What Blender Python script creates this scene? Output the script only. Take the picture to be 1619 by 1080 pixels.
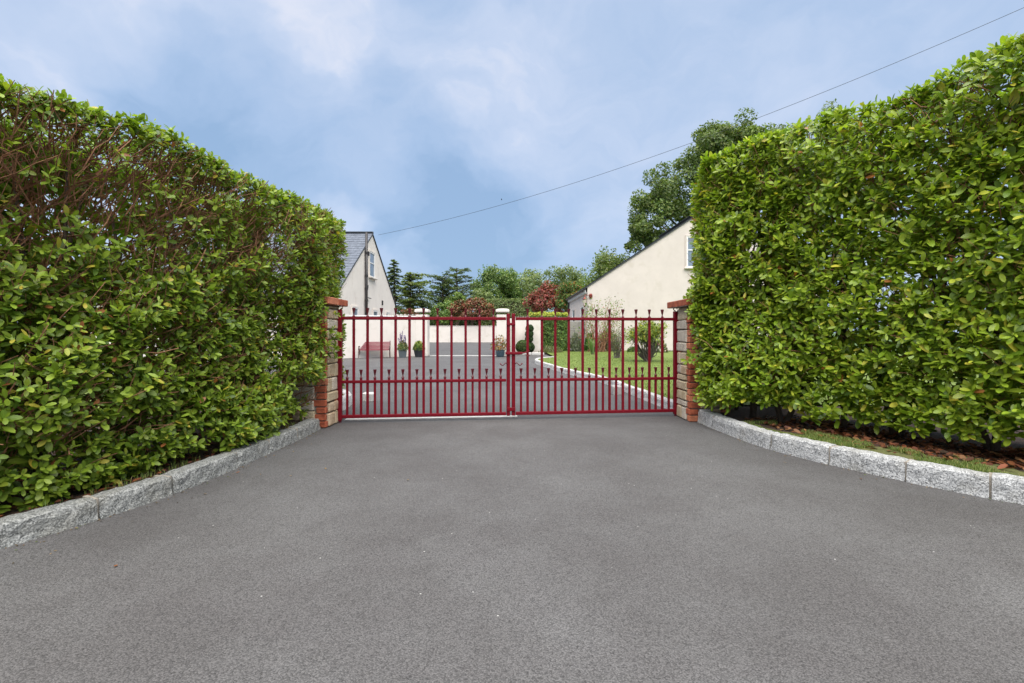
import bpy, math, random
import numpy as np
from mathutils import Matrix, Vector

random.seed(7)
RNG = np.random.default_rng(7)
for _o in list(bpy.data.objects):
    bpy.data.objects.remove(_o)
SC = bpy.context.scene
COL = SC.collection
U = 1.2            # survey units -> metres (bench back comes out at 0.8 m)
H = 0.98           # eye height in survey units
F = 720.0          # focal length in photograph pixels
CX, CY = 809.5, 526.0
R = math.radians

# ------------------------------------------------------------------ camera
cam_d = bpy.data.cameras.new('camera')
cam = bpy.data.objects.new('camera', cam_d)
COL.objects.link(cam)
cam.location = (0, 0, H * U)
cam.rotation_euler = (R(90), 0, 0)
cam_d.sensor_width = 36
cam_d.lens = F / 1619 * 36
cam_d.shift_y = -(540 - CY) / 1619
cam_d.clip_start = 0.05
cam_d.clip_end = 3000
SC.camera = cam

# ------------------------------------------------------------------ view
SC.view_settings.view_transform = 'Standard'
SC.view_settings.look = 'None'
SC.view_settings.gamma = 1
SC.view_settings.use_curve_mapping = False
EXPO = 1.0
SC.view_settings.exposure = EXPO
SC.render.engine = 'CYCLES'
SC.cycles.max_bounces = 8
SC.cycles.transparent_max_bounces = 16

# ------------------------------------------------------------------ sky
SUN_EL, SUN_AZ = R(69), R(176)      # azimuth clockwise from +Y: behind the camera


def pdir(px, py):
    v = Vector(((px - CX) / F, 1.0, (CY - py) / F))
    return v.normalized()


def make_world():
    w = bpy.data.worlds.new('World')
    SC.world = w
    w.use_nodes = True
    nt = w.node_tree
    nt.nodes.clear()
    N, L = nt.nodes.new, nt.links.new
    out = N('ShaderNodeOutputWorld')
    bg = N('ShaderNodeBackground')
    STR = 0.1
    bg.inputs['Strength'].default_value = STR
    L(bg.outputs[0], out.inputs[0])
    sky = N('ShaderNodeTexSky')
    sky.sky_type = 'NISHITA'
    sky.sun_disc = False
    sky.sun_elevation = SUN_EL
    sky.sun_rotation = SUN_AZ
    sky.air_density = 1.0
    sky.dust_density = 1.5
    tc = N('ShaderNodeTexCoord')
    g = 1.0 / STR / 2 ** EXPO

    # warped direction
    n1 = N('ShaderNodeTexNoise')
    n1.inputs['Scale'].default_value = 3.2
    n1.inputs['Detail'].default_value = 5
    n1.inputs['Roughness'].default_value = 0.55
    L(tc.outputs['Generated'], n1.inputs['Vector'])
    sub = N('ShaderNodeVectorMath'); sub.operation = 'SUBTRACT'
    L(n1.outputs['Color'], sub.inputs[0]); sub.inputs[1].default_value = (.5, .5, .5)
    sc = N('ShaderNodeVectorMath'); sc.operation = 'SCALE'
    L(sub.outputs[0], sc.inputs[0]); sc.inputs['Scale'].default_value = 0.34
    add = N('ShaderNodeVectorMath'); add.operation = 'ADD'
    L(tc.outputs['Generated'], add.inputs[0]); L(sc.outputs[0], add.inputs[1])
    nrm = N('ShaderNodeVectorMath'); nrm.operation = 'NORMALIZE'
    L(add.outputs[0], nrm.inputs[0])
    D = nrm.outputs[0]

    mp = N('ShaderNodeMapping')
    mp.inputs['Scale'].default_value = (1.0, 1.0, 1.9)
    mp.inputs['Location'].default_value = (0.3, 0.2, 0.7)
    mp.inputs['Rotation'].default_value = (0, R(25), 0)
    L(D, mp.inputs['Vector'])
    n2 = N('ShaderNodeTexNoise')
    n2.inputs['Scale'].default_value = 2.1
    n2.inputs['Detail'].default_value = 6
    n2.inputs['Roughness'].default_value = 0.58
    L(mp.outputs[0], n2.inputs['Vector'])
    m = N('ShaderNodeMath'); m.operation = 'MULTIPLY_ADD'
    L(n2.outputs['Fac'], m.inputs[0]); m.inputs[1].default_value = 2.0; m.inputs[2].default_value = -0.62
    acc = m.outputs[0]
    blobs = [(90, 110, 15, .26), (508, 22, 5.5, .15), (475, 70, 8, .15), (560, 90, 11, .18), (390, 175, 9, -.30), (300, 130, 7, -.22), (610, 250, 9, -.20),
             (747, 186, 2.2, .12), (565, 362, 4.2, .55), (655, 412, 3.2, .38), (1030, 80, 24, .16), (985, 372, 6, .22), (790, 150, 10, .10),
             (750, 395, 9, -.50), (860, 290, 8, -.15), (1500, 60, 14, .25), (700, 300, 7, -.18), (960, 250, 9, -.05)]
    for px, py, r, wt in blobs:
        dp = N('ShaderNodeVectorMath'); dp.operation = 'DOT_PRODUCT'
        L(D, dp.inputs[0]); dp.inputs[1].default_value = pdir(px, py)
        mr = N('ShaderNodeMapRange'); mr.interpolation_type = 'SMOOTHSTEP'
        mr.inputs['From Min'].default_value = math.cos(R(r * 1.25)); mr.inputs['From Max'].default_value = 1.0
        mr.inputs['To Min'].default_value = 0; mr.inputs['To Max'].default_value = wt
        L(dp.outputs['Value'], mr.inputs['Value'])
        a = N('ShaderNodeMath'); a.operation = 'ADD'
        L(acc, a.inputs[0]); L(mr.outputs[0], a.inputs[1])
        acc = a.outputs[0]
    ramp = N('ShaderNodeValToRGB')
    L(acc, ramp.inputs['Fac'])
    e = ramp.color_ramp.elements
    stops = [(0.0, (.305, .46, .695)), (.30, (.405, .55, .785)), (.55, (.49, .615, .83)), (.80, (.59, .69, .88)), (1.0, (.77, .81, .93))]
    e[0].position, e[1].position = stops[0][0], stops[-1][0]
    e[0].color = (*stops[0][1], 1); e[1].color = (*stops[-1][1], 1)
    for p, c in stops[1:-1]:
        x = e.new(p); x.color = (*c, 1)
    gain = N('ShaderNodeVectorMath'); gain.operation = 'SCALE'
    L(ramp.outputs['Color'], gain.inputs[0]); gain.inputs['Scale'].default_value = g * 1.05
    mix = N('ShaderNodeMix'); mix.data_type = 'RGBA'
    mix.inputs['Factor'].default_value = 0.12
    L(gain.outputs[0], mix.inputs['A']); L(sky.outputs['Color'], mix.inputs['B'])
    L(mix.outputs['Result'], bg.inputs['Color'])


make_world()

sun_d = bpy.data.lights.new('sun', 'SUN')
sun_d.energy = 4.6
sun_d.angle = R(88)
sun_d.color = (1.0, 0.96, 0.90)
sun = bpy.data.objects.new('sun', sun_d)
COL.objects.link(sun)
_sd = Vector((math.sin(SUN_AZ) * math.cos(SUN_EL), math.cos(SUN_AZ) * math.cos(SUN_EL), math.sin(SUN_EL)))
sun.rotation_euler = _sd.to_track_quat('Z', 'Y').to_euler()
sun.location = _sd * 60


# ------------------------------------------------------------------ helpers
def P(px, py, Y):
    """point of the place seen at a photograph pixel, at distance Y"""
    return np.array([(px - CX) / F * Y, Y, H - (py - CY) / F * Y])


def G(px, py, z=0.0):
    """ground point (height z) at a photograph pixel"""
    return P(px, py, (H - z) * F / (py - CY))


ORIG = {}


def finish(o, parent, origin, label=None, cat=None, group=None, kind=None):
    COL.objects.link(o)
    origin = np.array(origin, float)
    ORIG[o.name] = origin
    if parent is not None:
        o.parent = parent
        o.location = (origin - ORIG[parent.name]) * U
    else:
        o.location = origin * U
    for k, v in (('label', label), ('category', cat), ('group', group), ('kind', kind)):
        if v:
            o[k] = v
    return o


def thing(name, origin, label, cat, group=None, kind=None):
    o = bpy.data.objects.new(name, None)
    o.empty_display_size = 0.1
    return finish(o, None, origin, label, cat, group, kind)


def mesh_np(name, V, Fc, mats, smooth=False, tint=None, midx=None):
    """Fc: list of index arrays [(n,3) or (n,4)...] or list of polygons"""
    me = bpy.data.meshes.new(name)
    V = np.asarray(V, np.float32)
    if isinstance(Fc, np.ndarray):
        n, k = Fc.shape
        me.vertices.add(len(V)); me.vertices.foreach_set('co', V.ravel())
        me.loops.add(n * k); me.loops.foreach_set('vertex_index', Fc.astype(np.int32).ravel())
        me.polygons.add(n)
        me.polygons.foreach_set('loop_start', np.arange(0, n * k, k, dtype=np.int32))
        me.polygons.foreach_set('loop_total', np.full(n, k, np.int32))
        me.update(calc_edges=True)
    else:
        me.from_pydata([tuple(v) for v in V.tolist()], [], Fc)
        me.update()
    for m in (mats if isinstance(mats, (list, tuple)) else [mats]):
        me.materials.append(m)
    if midx is not None:
        me.polygons.foreach_set('material_index', np.asarray(midx, np.int32))
    if smooth:
        me.polygons.foreach_set('use_smooth', np.ones(len(me.polygons), bool))
    if tint is not None:
        a = me.color_attributes.new('tint', 'FLOAT_COLOR', 'POINT')
        a.data.foreach_set('color', np.asarray(tint, np.float32).ravel())
    return me


class MB:
    def __init__(self):
        self.V, self.F, self.I = [], [], []
        self.mi = 0

    def add(self, vs, fs):
        b = len(self.V)
        self.V += [tuple(map(float, v)) for v in vs]
        for f in fs:
            self.F.append([i + b for i in f]); self.I.append(self.mi)

    def box(self, c, s, u=(1, 0, 0), n=(0, 1, 0), w=(0, 0, 1)):
        c, u, n, w = (np.array(q, float) for q in (c, u, n, w))
        vs = [c + u * s[0] / 2 * a + n * s[1] / 2 * b + w * s[2] / 2 * d for d in (-1, 1) for b in (-1, 1) for a in (-1, 1)]
        self.add(vs, [(0, 2, 3, 1), (4, 5, 7, 6), (0, 1, 5, 4), (2, 6, 7, 3), (0, 4, 6, 2), (1, 3, 7, 5)])
        return self

    def bev(self, c, s, b=.004, u=(1, 0, 0), n=(0, 1, 0), w=(0, 0, 1), jit=0):
        """box with chamfered edges (24 vertices)"""
        c = np.array(c, float); ax = [np.array(q, float) for q in (u, n, w)]
        h = [max(q / 2, 1e-4) for q in s]
        b = min(b, min(h) * .8)
        idx = {}
        vs = []
        for sx in (-1, 1):
            for sy in (-1, 1):
                for sz in (-1, 1):
                    sg = (sx, sy, sz)
                    j = np.array([random.uniform(-jit, jit) for _ in range(3)]) if jit else 0
                    for a in range(3):
                        q = [h[k] - (0 if k == a else b) for k in range(3)]
                        idx[(sg, a)] = len(vs)
                        vs.append(c + j + sum(ax[k] * q[k] * sg[k] for k in range(3)))
        fs = []
        for a in range(3):
            o1, o2 = [k for k in range(3) if k != a]
            for s1 in (-1, 1):
                q = []
                for (p, r) in ((-1, -1), (1, -1), (1, 1), (-1, 1)):
                    sg = [0, 0, 0]; sg[a] = s1; sg[o1] = p; sg[o2] = r
                    q.append(idx[(tuple(sg), a)])
                par = 1 if (a != 1) else -1
                fs.append(q if s1 * par > 0 else q[::-1])
        for a in range(3):       # edges along axis a
            o1, o2 = [k for k in range(3) if k != a]
            for s1 in (-1, 1):
                for s2 in (-1, 1):
                    A = [0, 0, 0]; A[o1] = s1; A[o2] = s2
                    A[a] = -1; A0 = tuple(A); A[a] = 1; A1 = tuple(A)
                    q = [idx[(A0, o1)], idx[(A1, o1)], idx[(A1, o2)], idx[(A0, o2)]]
                    fs.append(q)
        for sg in [(x, y, z) for x in (-1, 1) for y in (-1, 1) for z in (-1, 1)]:
            fs.append([idx[(sg, 0)], idx[(sg, 1)], idx[(sg, 2)]])
        self.add(vs, fs)
        return self

    def tube(self, pts, rad, k=6, cap=True):
        pts = [np.array(p, float) for p in pts]
        if not hasattr(rad, '__len__'):
            rad = [rad] * len(pts)
        rings = []
        ref = np.array([0.31, 0.17, .93])
        for i, p in enumerate(pts):
            d = pts[min(i + 1, len(pts) - 1)] - pts[max(i - 1, 0)]
            d = d / (np.linalg.norm(d) + 1e-12)
            if abs(d @ ref) > .97:
                ref = np.array([.9, .3, .1])
            a = np.cross(d, ref); a /= np.linalg.norm(a)
            b = np.cross(d, a)
            rings.append([p + rad[i] * (math.cos(2 * math.pi * j / k) * a + math.sin(2 * math.pi * j / k) * b) for j in range(k)])
        vs = [v for r in rings for v in r]
        fs = []
        for i in range(len(pts) - 1):
            for j in range(k):
                fs.append((i * k + j, i * k + (j + 1) % k, (i + 1) * k + (j + 1) % k, (i + 1) * k + j))
        if cap:
            fs.append(tuple(range(k))[::-1]); fs.append(tuple(range((len(pts) - 1) * k, len(pts) * k)))
        self.add(vs, fs)
        return self

    def lathe(self, c, prof, k=10, sx=1, sy=1, rot=0):
        c = np.array(c, float)
        vs, fs = [], []
        for z, r in prof:
            for j in range(k):
                t = 2 * math.pi * j / k + rot
                vs.append(c + np.array([r * sx * math.cos(t), r * sy * math.sin(t), z]))
        for i in range(len(prof) - 1):
            for j in range(k):
                fs.append((i * k + j, i * k + (j + 1) % k, (i + 1) * k + (j + 1) % k, (i + 1) * k + j))
        fs.append(tuple(range(k))[::-1]); fs.append(tuple(range((len(prof) - 1) * k, len(prof) * k)))
        self.add(vs, fs)
        return self

    def prism(self, poly, ext):
        """polygon (list of 3-D points) extruded by vector ext"""
        a = [np.array(p, float) for p in poly]; e = np.array(ext, float); n = len(a)
        self.add(a + [p + e for p in a], [tuple(range(n))[::-1], tuple(range(n, 2 * n))] + [(i, (i + 1) % n, n + (i + 1) % n, n + i) for i in range(n)])
        return self

    def obj(self, name, mat, parent=None, origin=None, smooth=False, **kw):
        if origin is None:
            origin = ORIG[parent.name] if parent is not None else np.mean(np.array(self.V), 0)
        origin = np.array(origin, float)
        me = mesh_np(name, (np.array(self.V) - origin) * U, self.F, mat, smooth, midx=self.I)
        return finish(bpy.data.objects.new(name, me), parent, origin, **kw)


def piece(name, me, parent, origin, **kw):
    return finish(bpy.data.objects.new(name, me), parent, origin, **kw)


def local_mesh(name, mb, mat, smooth=False):
    return mesh_np(name, np.array(mb.V) * U, mb.F, mat, smooth, midx=mb.I)


def npobj(name, V, Fc, mat, parent=None, origin=None, smooth=False, tint=None, **kw):
    if origin is None:
        origin = ORIG[parent.name] if parent is not None else np.mean(V, 0)
    origin = np.array(origin, float)
    me = mesh_np(name, (V - origin) * U, Fc, mat, smooth, tint)
    return finish(bpy.data.objects.new(name, me), parent, origin, **kw)


def vnoise(p, f=1.0, s=0.0):
    """cheap smooth noise in about -1..1"""
    x, y, z = p[..., 0] * f, p[..., 1] * f, p[..., 2] * f
    return (np.sin(1.7 * x + 2.1 * y + .7 * z + 1.3 + s) + np.sin(-2.3 * x + 1.1 * y + 1.9 * z + 4.1 + 2 * s)
            + np.sin(.9 * x - 1.6 * y + 2.7 * z + 2.2 + 3 * s) + np.sin(3.1 * x + .6 * y - 2.2 * z + .4 + 5 * s)) / 2.6


# ------------------------------------------------------------------ materials
MATS = {}


def nodes_of(name):
    m = bpy.data.materials.new(name)
    m.use_nodes = True
    nt = m.node_tree
    b = nt.nodes['Principled BSDF']
    return m, nt, b, nt.nodes.new, nt.links.new


def M(name, col, rough=.7, var=.12, scale=6.0, bump=0.0, bscale=60.0, spec=.4, metal=0.0, var2=None, dirt=None):
    m, nt, b, N, L = nodes_of(name)
    b.inputs['Roughness'].default_value = rough
    b.inputs['Specular IOR Level'].default_value = spec
    b.inputs['Metallic'].default_value = metal
    tc = N('ShaderNodeTexCoord')
    n = N('ShaderNodeTexNoise')
    n.inputs['Scale'].default_value = scale; n.inputs['Detail'].default_value = 6; n.inputs['Roughness'].default_value = .6
    geo = N('ShaderNodeNewGeometry')
    L(geo.outputs['Position'], n.inputs['Vector'])
    r = N('ShaderNodeValToRGB')
    c = np.array(col)
    r.color_ramp.elements[0].position = .3; r.color_ramp.elements[1].position = .7
    r.color_ramp.elements[0].color = (*np.clip(c * (1 - var), 0, 1), 1)
    c2 = np.array(var2) if var2 is not None else np.clip(c * (1 + var), 0, 1)
    r.color_ramp.elements[1].color = (*c2, 1)
    L(n.outputs['Fac'], r.inputs['Fac'])
    last = r.outputs['Color']
    if dirt is not None:
        dcol, dsc, lo, hi = dirt
        n3 = N('ShaderNodeTexNoise'); n3.inputs['Scale'].default_value = dsc; n3.inputs['Detail'].default_value = 8
        L(geo.outputs['Position'], n3.inputs['Vector'])
        mr = N('ShaderNodeMapRange'); mr.inputs['From Min'].default_value = lo; mr.inputs['From Max'].default_value = hi
        L(n3.outputs['Fac'], mr.inputs['Value'])
        mx = N('ShaderNodeMix'); mx.data_type = 'RGBA'
        L(mr.outputs[0], mx.inputs['Factor']); L(last, mx.inputs['A']); mx.inputs['B'].default_value = (*dcol, 1)
        last = mx.outputs['Result']
    L(last, b.inputs['Base Color'])
    if bump:
        n2 = N('ShaderNodeTexNoise'); n2.inputs['Scale'].default_value = bscale; n2.inputs['Detail'].default_value = 5
        L(geo.outputs['Position'], n2.inputs['Vector'])
        bp = N('ShaderNodeBump'); bp.inputs['Strength'].default_value = bump; bp.inputs['Distance'].default_value = .02
        L(n2.outputs['Fac'], bp.inputs['Height']); L(bp.outputs[0], b.inputs['Normal'])
    MATS[name] = m
    return m


def leaf_mat(name, rough=.38, trans=.25, rib=.35, spec=.5):
    m, nt, b, N, L = nodes_of(name)
    at = N('ShaderNodeAttribute'); at.attribute_name = 'tint'
    rr = N('ShaderNodeMapRange'); rr.inputs['From Min'].default_value = 0; rr.inputs['From Max'].default_value = .16
    rr.inputs['To Min'].default_value = rib; rr.inputs['To Max'].default_value = 0
    L(at.outputs['Alpha'], rr.inputs['Value'])
    mx = N('ShaderNodeMix'); mx.data_type = 'RGBA'
    L(rr.outputs[0], mx.inputs['Factor']); L(at.outputs['Color'], mx.inputs['A']); mx.inputs['B'].default_value = (.26, .33, .09, 1)
    col = mx.outputs['Result'] if rib > 0 else at.outputs['Color']
    geo = N('ShaderNodeNewGeometry')
    n = N('ShaderNodeTexNoise'); n.inputs['Scale'].default_value = 35; n.inputs['Detail'].default_value = 3
    L(geo.outputs['Position'], n.inputs['Vector'])
    hv = N('ShaderNodeHueSaturation'); hv.inputs['Saturation'].default_value = 1.0
    vr = N('ShaderNodeMapRange'); vr.inputs['To Min'].default_value = .75; vr.inputs['To Max'].default_value = 1.25
    L(n.outputs['Fac'], vr.inputs['Value']); L(vr.outputs[0], hv.inputs['Value']); L(col, hv.inputs['Color'])
    L(hv.outputs[0], b.inputs['Base Color'])
    b.inputs['Roughness'].default_value = rough
    b.inputs['Specular IOR Level'].default_value = spec
    tr = N('ShaderNodeBsdfTranslucent')
    tg = N('ShaderNodeVectorMath'); tg.operation = 'MULTIPLY'
    L(hv.outputs[0], tg.inputs[0]); tg.inputs[1].default_value = (1.5, 1.6, .7)
    L(tg.outputs[0], tr.inputs['Color'])
    ms = N('ShaderNodeMixShader'); ms.inputs[0].default_value = trans
    L(b.outputs[0], ms.inputs[1]); L(tr.outputs[0], ms.inputs[2])
    L(ms.outputs[0], nt.nodes['Material Output'].inputs['Surface'])
    MATS[name] = m
    return m


def asphalt_mat():
    m, nt, b, N, L = nodes_of('asphalt')
    geo = N('ShaderNodeNewGeometry'); pos = geo.outputs['Position']
    v = N('ShaderNodeTexVoronoi'); v.inputs['Scale'].default_value = 180
    L(pos, v.inputs['Vector'])
    big = N('ShaderNodeTexNoise'); big.inputs['Scale'].default_value = .8; big.inputs['Detail'].default_value = 9; big.inputs['Roughness'].default_value = .66
    L(pos, big.inputs['Vector'])
    base = N('ShaderNodeValToRGB')
    base.color_ramp.elements[0].position = .40; base.color_ramp.elements[0].color = (.075, .070, .068, 1)
    base.color_ramp.elements[1].position = .62; base.color_ramp.elements[1].color = (.100, .096, .094, 1)
    L(big.outputs['Fac'], base.inputs['Fac'])
    # stone to stone variation
    bw = N('ShaderNodeSeparateColor'); L(v.outputs['Color'], bw.inputs[0])
    st = N('ShaderNodeMapRange'); st.inputs['To Min'].default_value = .64; st.inputs['To Max'].default_value = 1.36
    L(bw.outputs[0], st.inputs['Value'])
    mul = N('ShaderNodeVectorMath'); mul.operation = 'SCALE'
    L(base.outputs['Color'], mul.inputs[0]); L(st.outputs[0], mul.inputs['Scale'])
    # dark binder between stones
    ed = N('ShaderNodeMapRange'); ed.inputs['From Min'].default_value = .55; ed.inputs['From Max'].default_value = .95
    ed.inputs['To Min'].default_value = 0; ed.inputs['To Max'].default_value = .72
    L(v.outputs['Distance'], ed.inputs['Value'])
    mx = N('ShaderNodeMix'); mx.data_type = 'RGBA'
    L(ed.outputs[0], mx.inputs['Factor']); L(mul.outputs[0], mx.inputs['A']); mx.inputs['B'].default_value = (.018, .017, .016, 1)
    # dark open voids in the surface
    vn = N('ShaderNodeTexNoise'); vn.inputs['Scale'].default_value = 95; vn.inputs['Detail'].default_value = 4; vn.inputs['Roughness'].default_value = .7
    L(pos, vn.inputs['Vector'])
    vm = N('ShaderNodeMapRange'); vm.inputs['From Min'].default_value = .60; vm.inputs['From Max'].default_value = .70; vm.inputs['To Max'].default_value = .75
    L(vn.outputs['Fac'], vm.inputs['Value'])
    mxv = N('ShaderNodeMix'); mxv.data_type = 'RGBA'
    L(vm.outputs[0], mxv.inputs['Factor']); L(mx.outputs['Result'], mxv.inputs['A']); mxv.inputs['B'].default_value = (.022, .020, .019, 1)
    # a few pale chips
    v2 = N('ShaderNodeTexVoronoi'); v2.inputs['Scale'].default_value = 34; v2.inputs['Randomness'].default_value = 1
    L(pos, v2.inputs['Vector'])
    s2 = N('ShaderNodeSeparateColor'); L(v2.outputs['Color'], s2.inputs[0])
    a = N('ShaderNodeMath'); a.operation = 'GREATER_THAN'; a.inputs[1].default_value = .990; L(s2.outputs[0], a.inputs[0])
    d = N('ShaderNodeMath'); d.operation = 'LESS_THAN'; d.inputs[1].default_value = .15; L(v2.outputs['Distance'], d.inputs[0])
    an = N('ShaderNodeMath'); an.operation = 'MULTIPLY'; L(a.outputs[0], an.inputs[0]); L(d.outputs[0], an.inputs[1])
    mx2 = N('ShaderNodeMix'); mx2.data_type = 'RGBA'
    L(an.outputs[0], mx2.inputs['Factor']); L(mxv.outputs['Result'], mx2.inputs['A']); mx2.inputs['B'].default_value = (.36, .35, .33, 1)
    L(mx2.outputs['Result'], b.inputs['Base Color'])
    b.inputs['Roughness'].default_value = .72
    b.inputs['Specular IOR Level'].default_value = .35
    n = N('ShaderNodeTexNoise'); n.inputs['Scale'].default_value = 140; n.inputs['Detail'].default_value = 4
    L(pos, n.inputs['Vector'])
    hh = N('ShaderNodeMath'); hh.operation = 'SUBTRACT'; L(n.outputs['Fac'], hh.inputs[0]); L(v.outputs['Distance'], hh.inputs[1])
    bp = N('ShaderNodeBump'); bp.inputs['Strength'].default_value = .55; bp.inputs['Distance'].default_value = .006
    L(hh.outputs[0], bp.inputs['Height']); L(bp.outputs[0], b.inputs['Normal'])
    MATS['asphalt'] = m
    return m


def granite_mat(name, lo, mid, hi, bump=.7, rust=0.0):
    m, nt, b, N, L = nodes_of(name)
    geo = N('ShaderNodeNewGeometry'); pos = geo.outputs['Position']
    v = N('ShaderNodeTexVoronoi'); v.inputs['Scale'].default_value = 150
    L(pos, v.inputs['Vector'])
    s = N('ShaderNodeSeparateColor'); L(v.outputs['Color'], s.inputs[0])
    n = N('ShaderNodeTexNoise'); n.inputs['Scale'].default_value = 30; n.inputs['Detail'].default_value = 6
    L(pos, n.inputs['Vector'])
    ad = N('ShaderNodeMath'); ad.operation = 'MULTIPLY_ADD'; L(s.outputs[0], ad.inputs[0]); ad.inputs[1].default_value = .85
    sm = N('ShaderNodeMath'); sm.operation = 'MULTIPLY_ADD'; L(n.outputs['Fac'], sm.inputs[0]); sm.inputs[1].default_value = .7; sm.inputs[2].default_value = -.32
    L(sm.outputs[0], ad.inputs[2])
    r = N('ShaderNodeValToRGB'); L(ad.outputs[0], r.inputs['Fac'])
    r.color_ramp.elements[0].position = .05; r.color_ramp.elements[0].color = (*lo, 1)
    r.color_ramp.elements[1].position = .85; r.color_ramp.elements[1].color = (*hi, 1)
    e = r.color_ramp.elements.new(.42); e.color = (*mid, 1)
    # weathering
    n3 = N('ShaderNodeTexNoise'); n3.inputs['Scale'].default_value = 5; n3.inputs['Detail'].default_value = 8
    L(pos, n3.inputs['Vector'])
    mr = N('ShaderNodeMapRange'); mr.inputs['From Min'].default_value = .5; mr.inputs['From Max'].default_value = .75; mr.inputs['To Max'].default_value = .4 + rust
    L(n3.outputs['Fac'], mr.inputs['Value'])
    mx = N('ShaderNodeMix'); mx.data_type = 'RGBA'; L(mr.outputs[0], mx.inputs['Factor']); L(r.outputs['Color'], mx.inputs['A'])
    mx.inputs['B'].default_value = (.16, .145, .11, 1)
    L(mx.outputs['Result'], b.inputs['Base Color'])
    b.inputs['Roughness'].default_value = .75
    n2 = N('ShaderNodeTexNoise'); n2.inputs['Scale'].default_value = 45; n2.inputs['Detail'].default_value = 6
    L(pos, n2.inputs['Vector'])
    bp = N('ShaderNodeBump'); bp.inputs['Strength'].default_value = bump; bp.inputs['Distance'].default_value = .025
    L(n2.outputs['Fac'], bp.inputs['Height']); L(bp.outputs[0], b.inputs['Normal'])
    MATS[name] = m
    return m


asphalt_mat()
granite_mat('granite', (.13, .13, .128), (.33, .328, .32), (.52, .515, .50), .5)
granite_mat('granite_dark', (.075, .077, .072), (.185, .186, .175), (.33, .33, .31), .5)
granite_mat('granite_pale', (.24, .235, .225), (.42, .41, .39), (.58, .57, .55), .35)
M('mortar', (.32, .28, .23), .9, .2, 20, .4, 120)
M('grass_ground', (.055, .10, .022), .9, .35, 3, .5, 60)
M('lawn_green', (.092, .140, .020), .9, .22, 2.2, .5, 90, var2=(.135, .175, .030))
M('soil', (.038, .024, .016), .95, .4, 14, .8, 60, dirt=((.085, .036, .018), 40, .5, .65))
M('gate_paint', (.135, .0022, .0085), .5, .16, 25, .08, 160, .18)
M('gate_dark', (.085, .003, .009), .4, .2, 30, .06, 160, .5)
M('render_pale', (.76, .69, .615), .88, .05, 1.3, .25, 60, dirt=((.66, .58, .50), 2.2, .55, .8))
M('render_cream', (.565, .50, .455), .88, .05, 1.3, .25, 60, dirt=((.50, .44, .38), 2.2, .55, .8))
M('render_white', (.63, .575, .52), .88, .04, 1.2, .2, 60, dirt=((.52, .47, .40), 2.5, .55, .8))
M('white_paint', (.76, .75, .73), .5, .03, 8)
M('slate', (.082, .096, .125), .6, .25, 5, .3, 40, var2=(.125, .14, .17))
M('slate_dark', (.045, .048, .055), .6, .25, 6, .3, 40)
M('pipe_dark', (.028, .024, .024), .45, .2, 12)
M('glass_dark', (.16, .20, .25), .08, .15, 2, spec=.8)
M('blind_white', (.62, .63, .64), .5, .05, 5)
M('brick_red', (.30, .062, .028), .85, .3, 12, .5, 90, var2=(.42, .11, .05))
M('brick_orange', (.44, .15, .075), .85, .3, 12, .5, 90)
M('stone_buff', (.47, .36, .22), .88, .25, 9, .7, 50, var2=(.50, .42, .29))
M('stone_tan', (.42, .28, .165), .88, .28, 9, .7, 50, var2=(.50, .39, .27))
M('stone_grey', (.44, .385, .31), .88, .25, 9, .7, 50)
M('bark', (.075, .052, .036), .92, .35, 18, .7, 60)
M('bark_grey', (.11, .095, .08), .92, .3, 14, .7, 60)
M('twig_brown', (.20, .078, .040), .85, .45, 16, .3, 60, var2=(.34, .17, .09))
M('bench_wood', (.19, .045, .055), .55, .2, 30)
M('cast_iron', (.07, .028, .026), .5, .25, 30)
M('pot_grey', (.075, .09, .095), .55, .15, 10)
M('pot_black', (.022, .024, .028), .5, .2, 10)
M('pot_blue', (.045, .075, .095), .35, .25, 8)
M('lamp_copper', (.17, .035, .025), .4, .3, 20, metal=.4)
M('lamp_glass', (.62, .55, .47), .2, .08, 8, spec=.6)
M('cable_black', (.02, .02, .022), .6, .1, 5)
M('concrete', (.30, .29, .275), .9, .12, 10, .4, 80)
M('concrete_white', (.50, .49, .465), .9, .10, 10, .4, 80)
M('block_grey', (.30, .285, .255), .9, .14, 6, .5, 60)
leaf_mat('leaf', .34, .32, .30, .36)
leaf_mat('leaf_small', .40, .30, .18, .32)
leaf_mat('tree_leaf', .55, .30, 0.0, .35)
leaf_mat('blade', .6, .3, 0.0, .3)
leaf_mat('dry_leaf', .6, .15, .1, .3)


# ------------------------------------------------------------------ foliage tools
LT = np.array([(0, 0, 0), (.26, -.66, .14), (.28, 0, 0), (.26, .66, .14), (.60, -.97, .2), (.62, 0, 0), (.60, .97, .2), (.87, -.66, .13), (.88, 0, .0), (.87, .66, .13), (1, 0, .0)])
LF = np.array([(0, 2, 1), (0, 3, 2), (1, 2, 5), (1, 5, 4), (2, 3, 6), (2, 6, 5), (4, 5, 8), (4, 8, 7), (5, 6, 9), (5, 9, 8), (7, 8, 10), (8, 9, 10)])
LA = np.array([0, 1, 0, 1, 1, 0, 1, 1, 0, 1, .6])
NLV = len(LT)


def unit(v):
    return v / (np.linalg.norm(v, axis=-1, keepdims=True) + 1e-9)


LO_T = np.array([(0, 0, 0), (.55, -.9, .2), (1, 0, 0), (.55, .9, .2)])
LO_F = np.array([(0, 2, 1), (0, 3, 2)])
LO_A = np.array([.5, 1, .5, 1])


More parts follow.
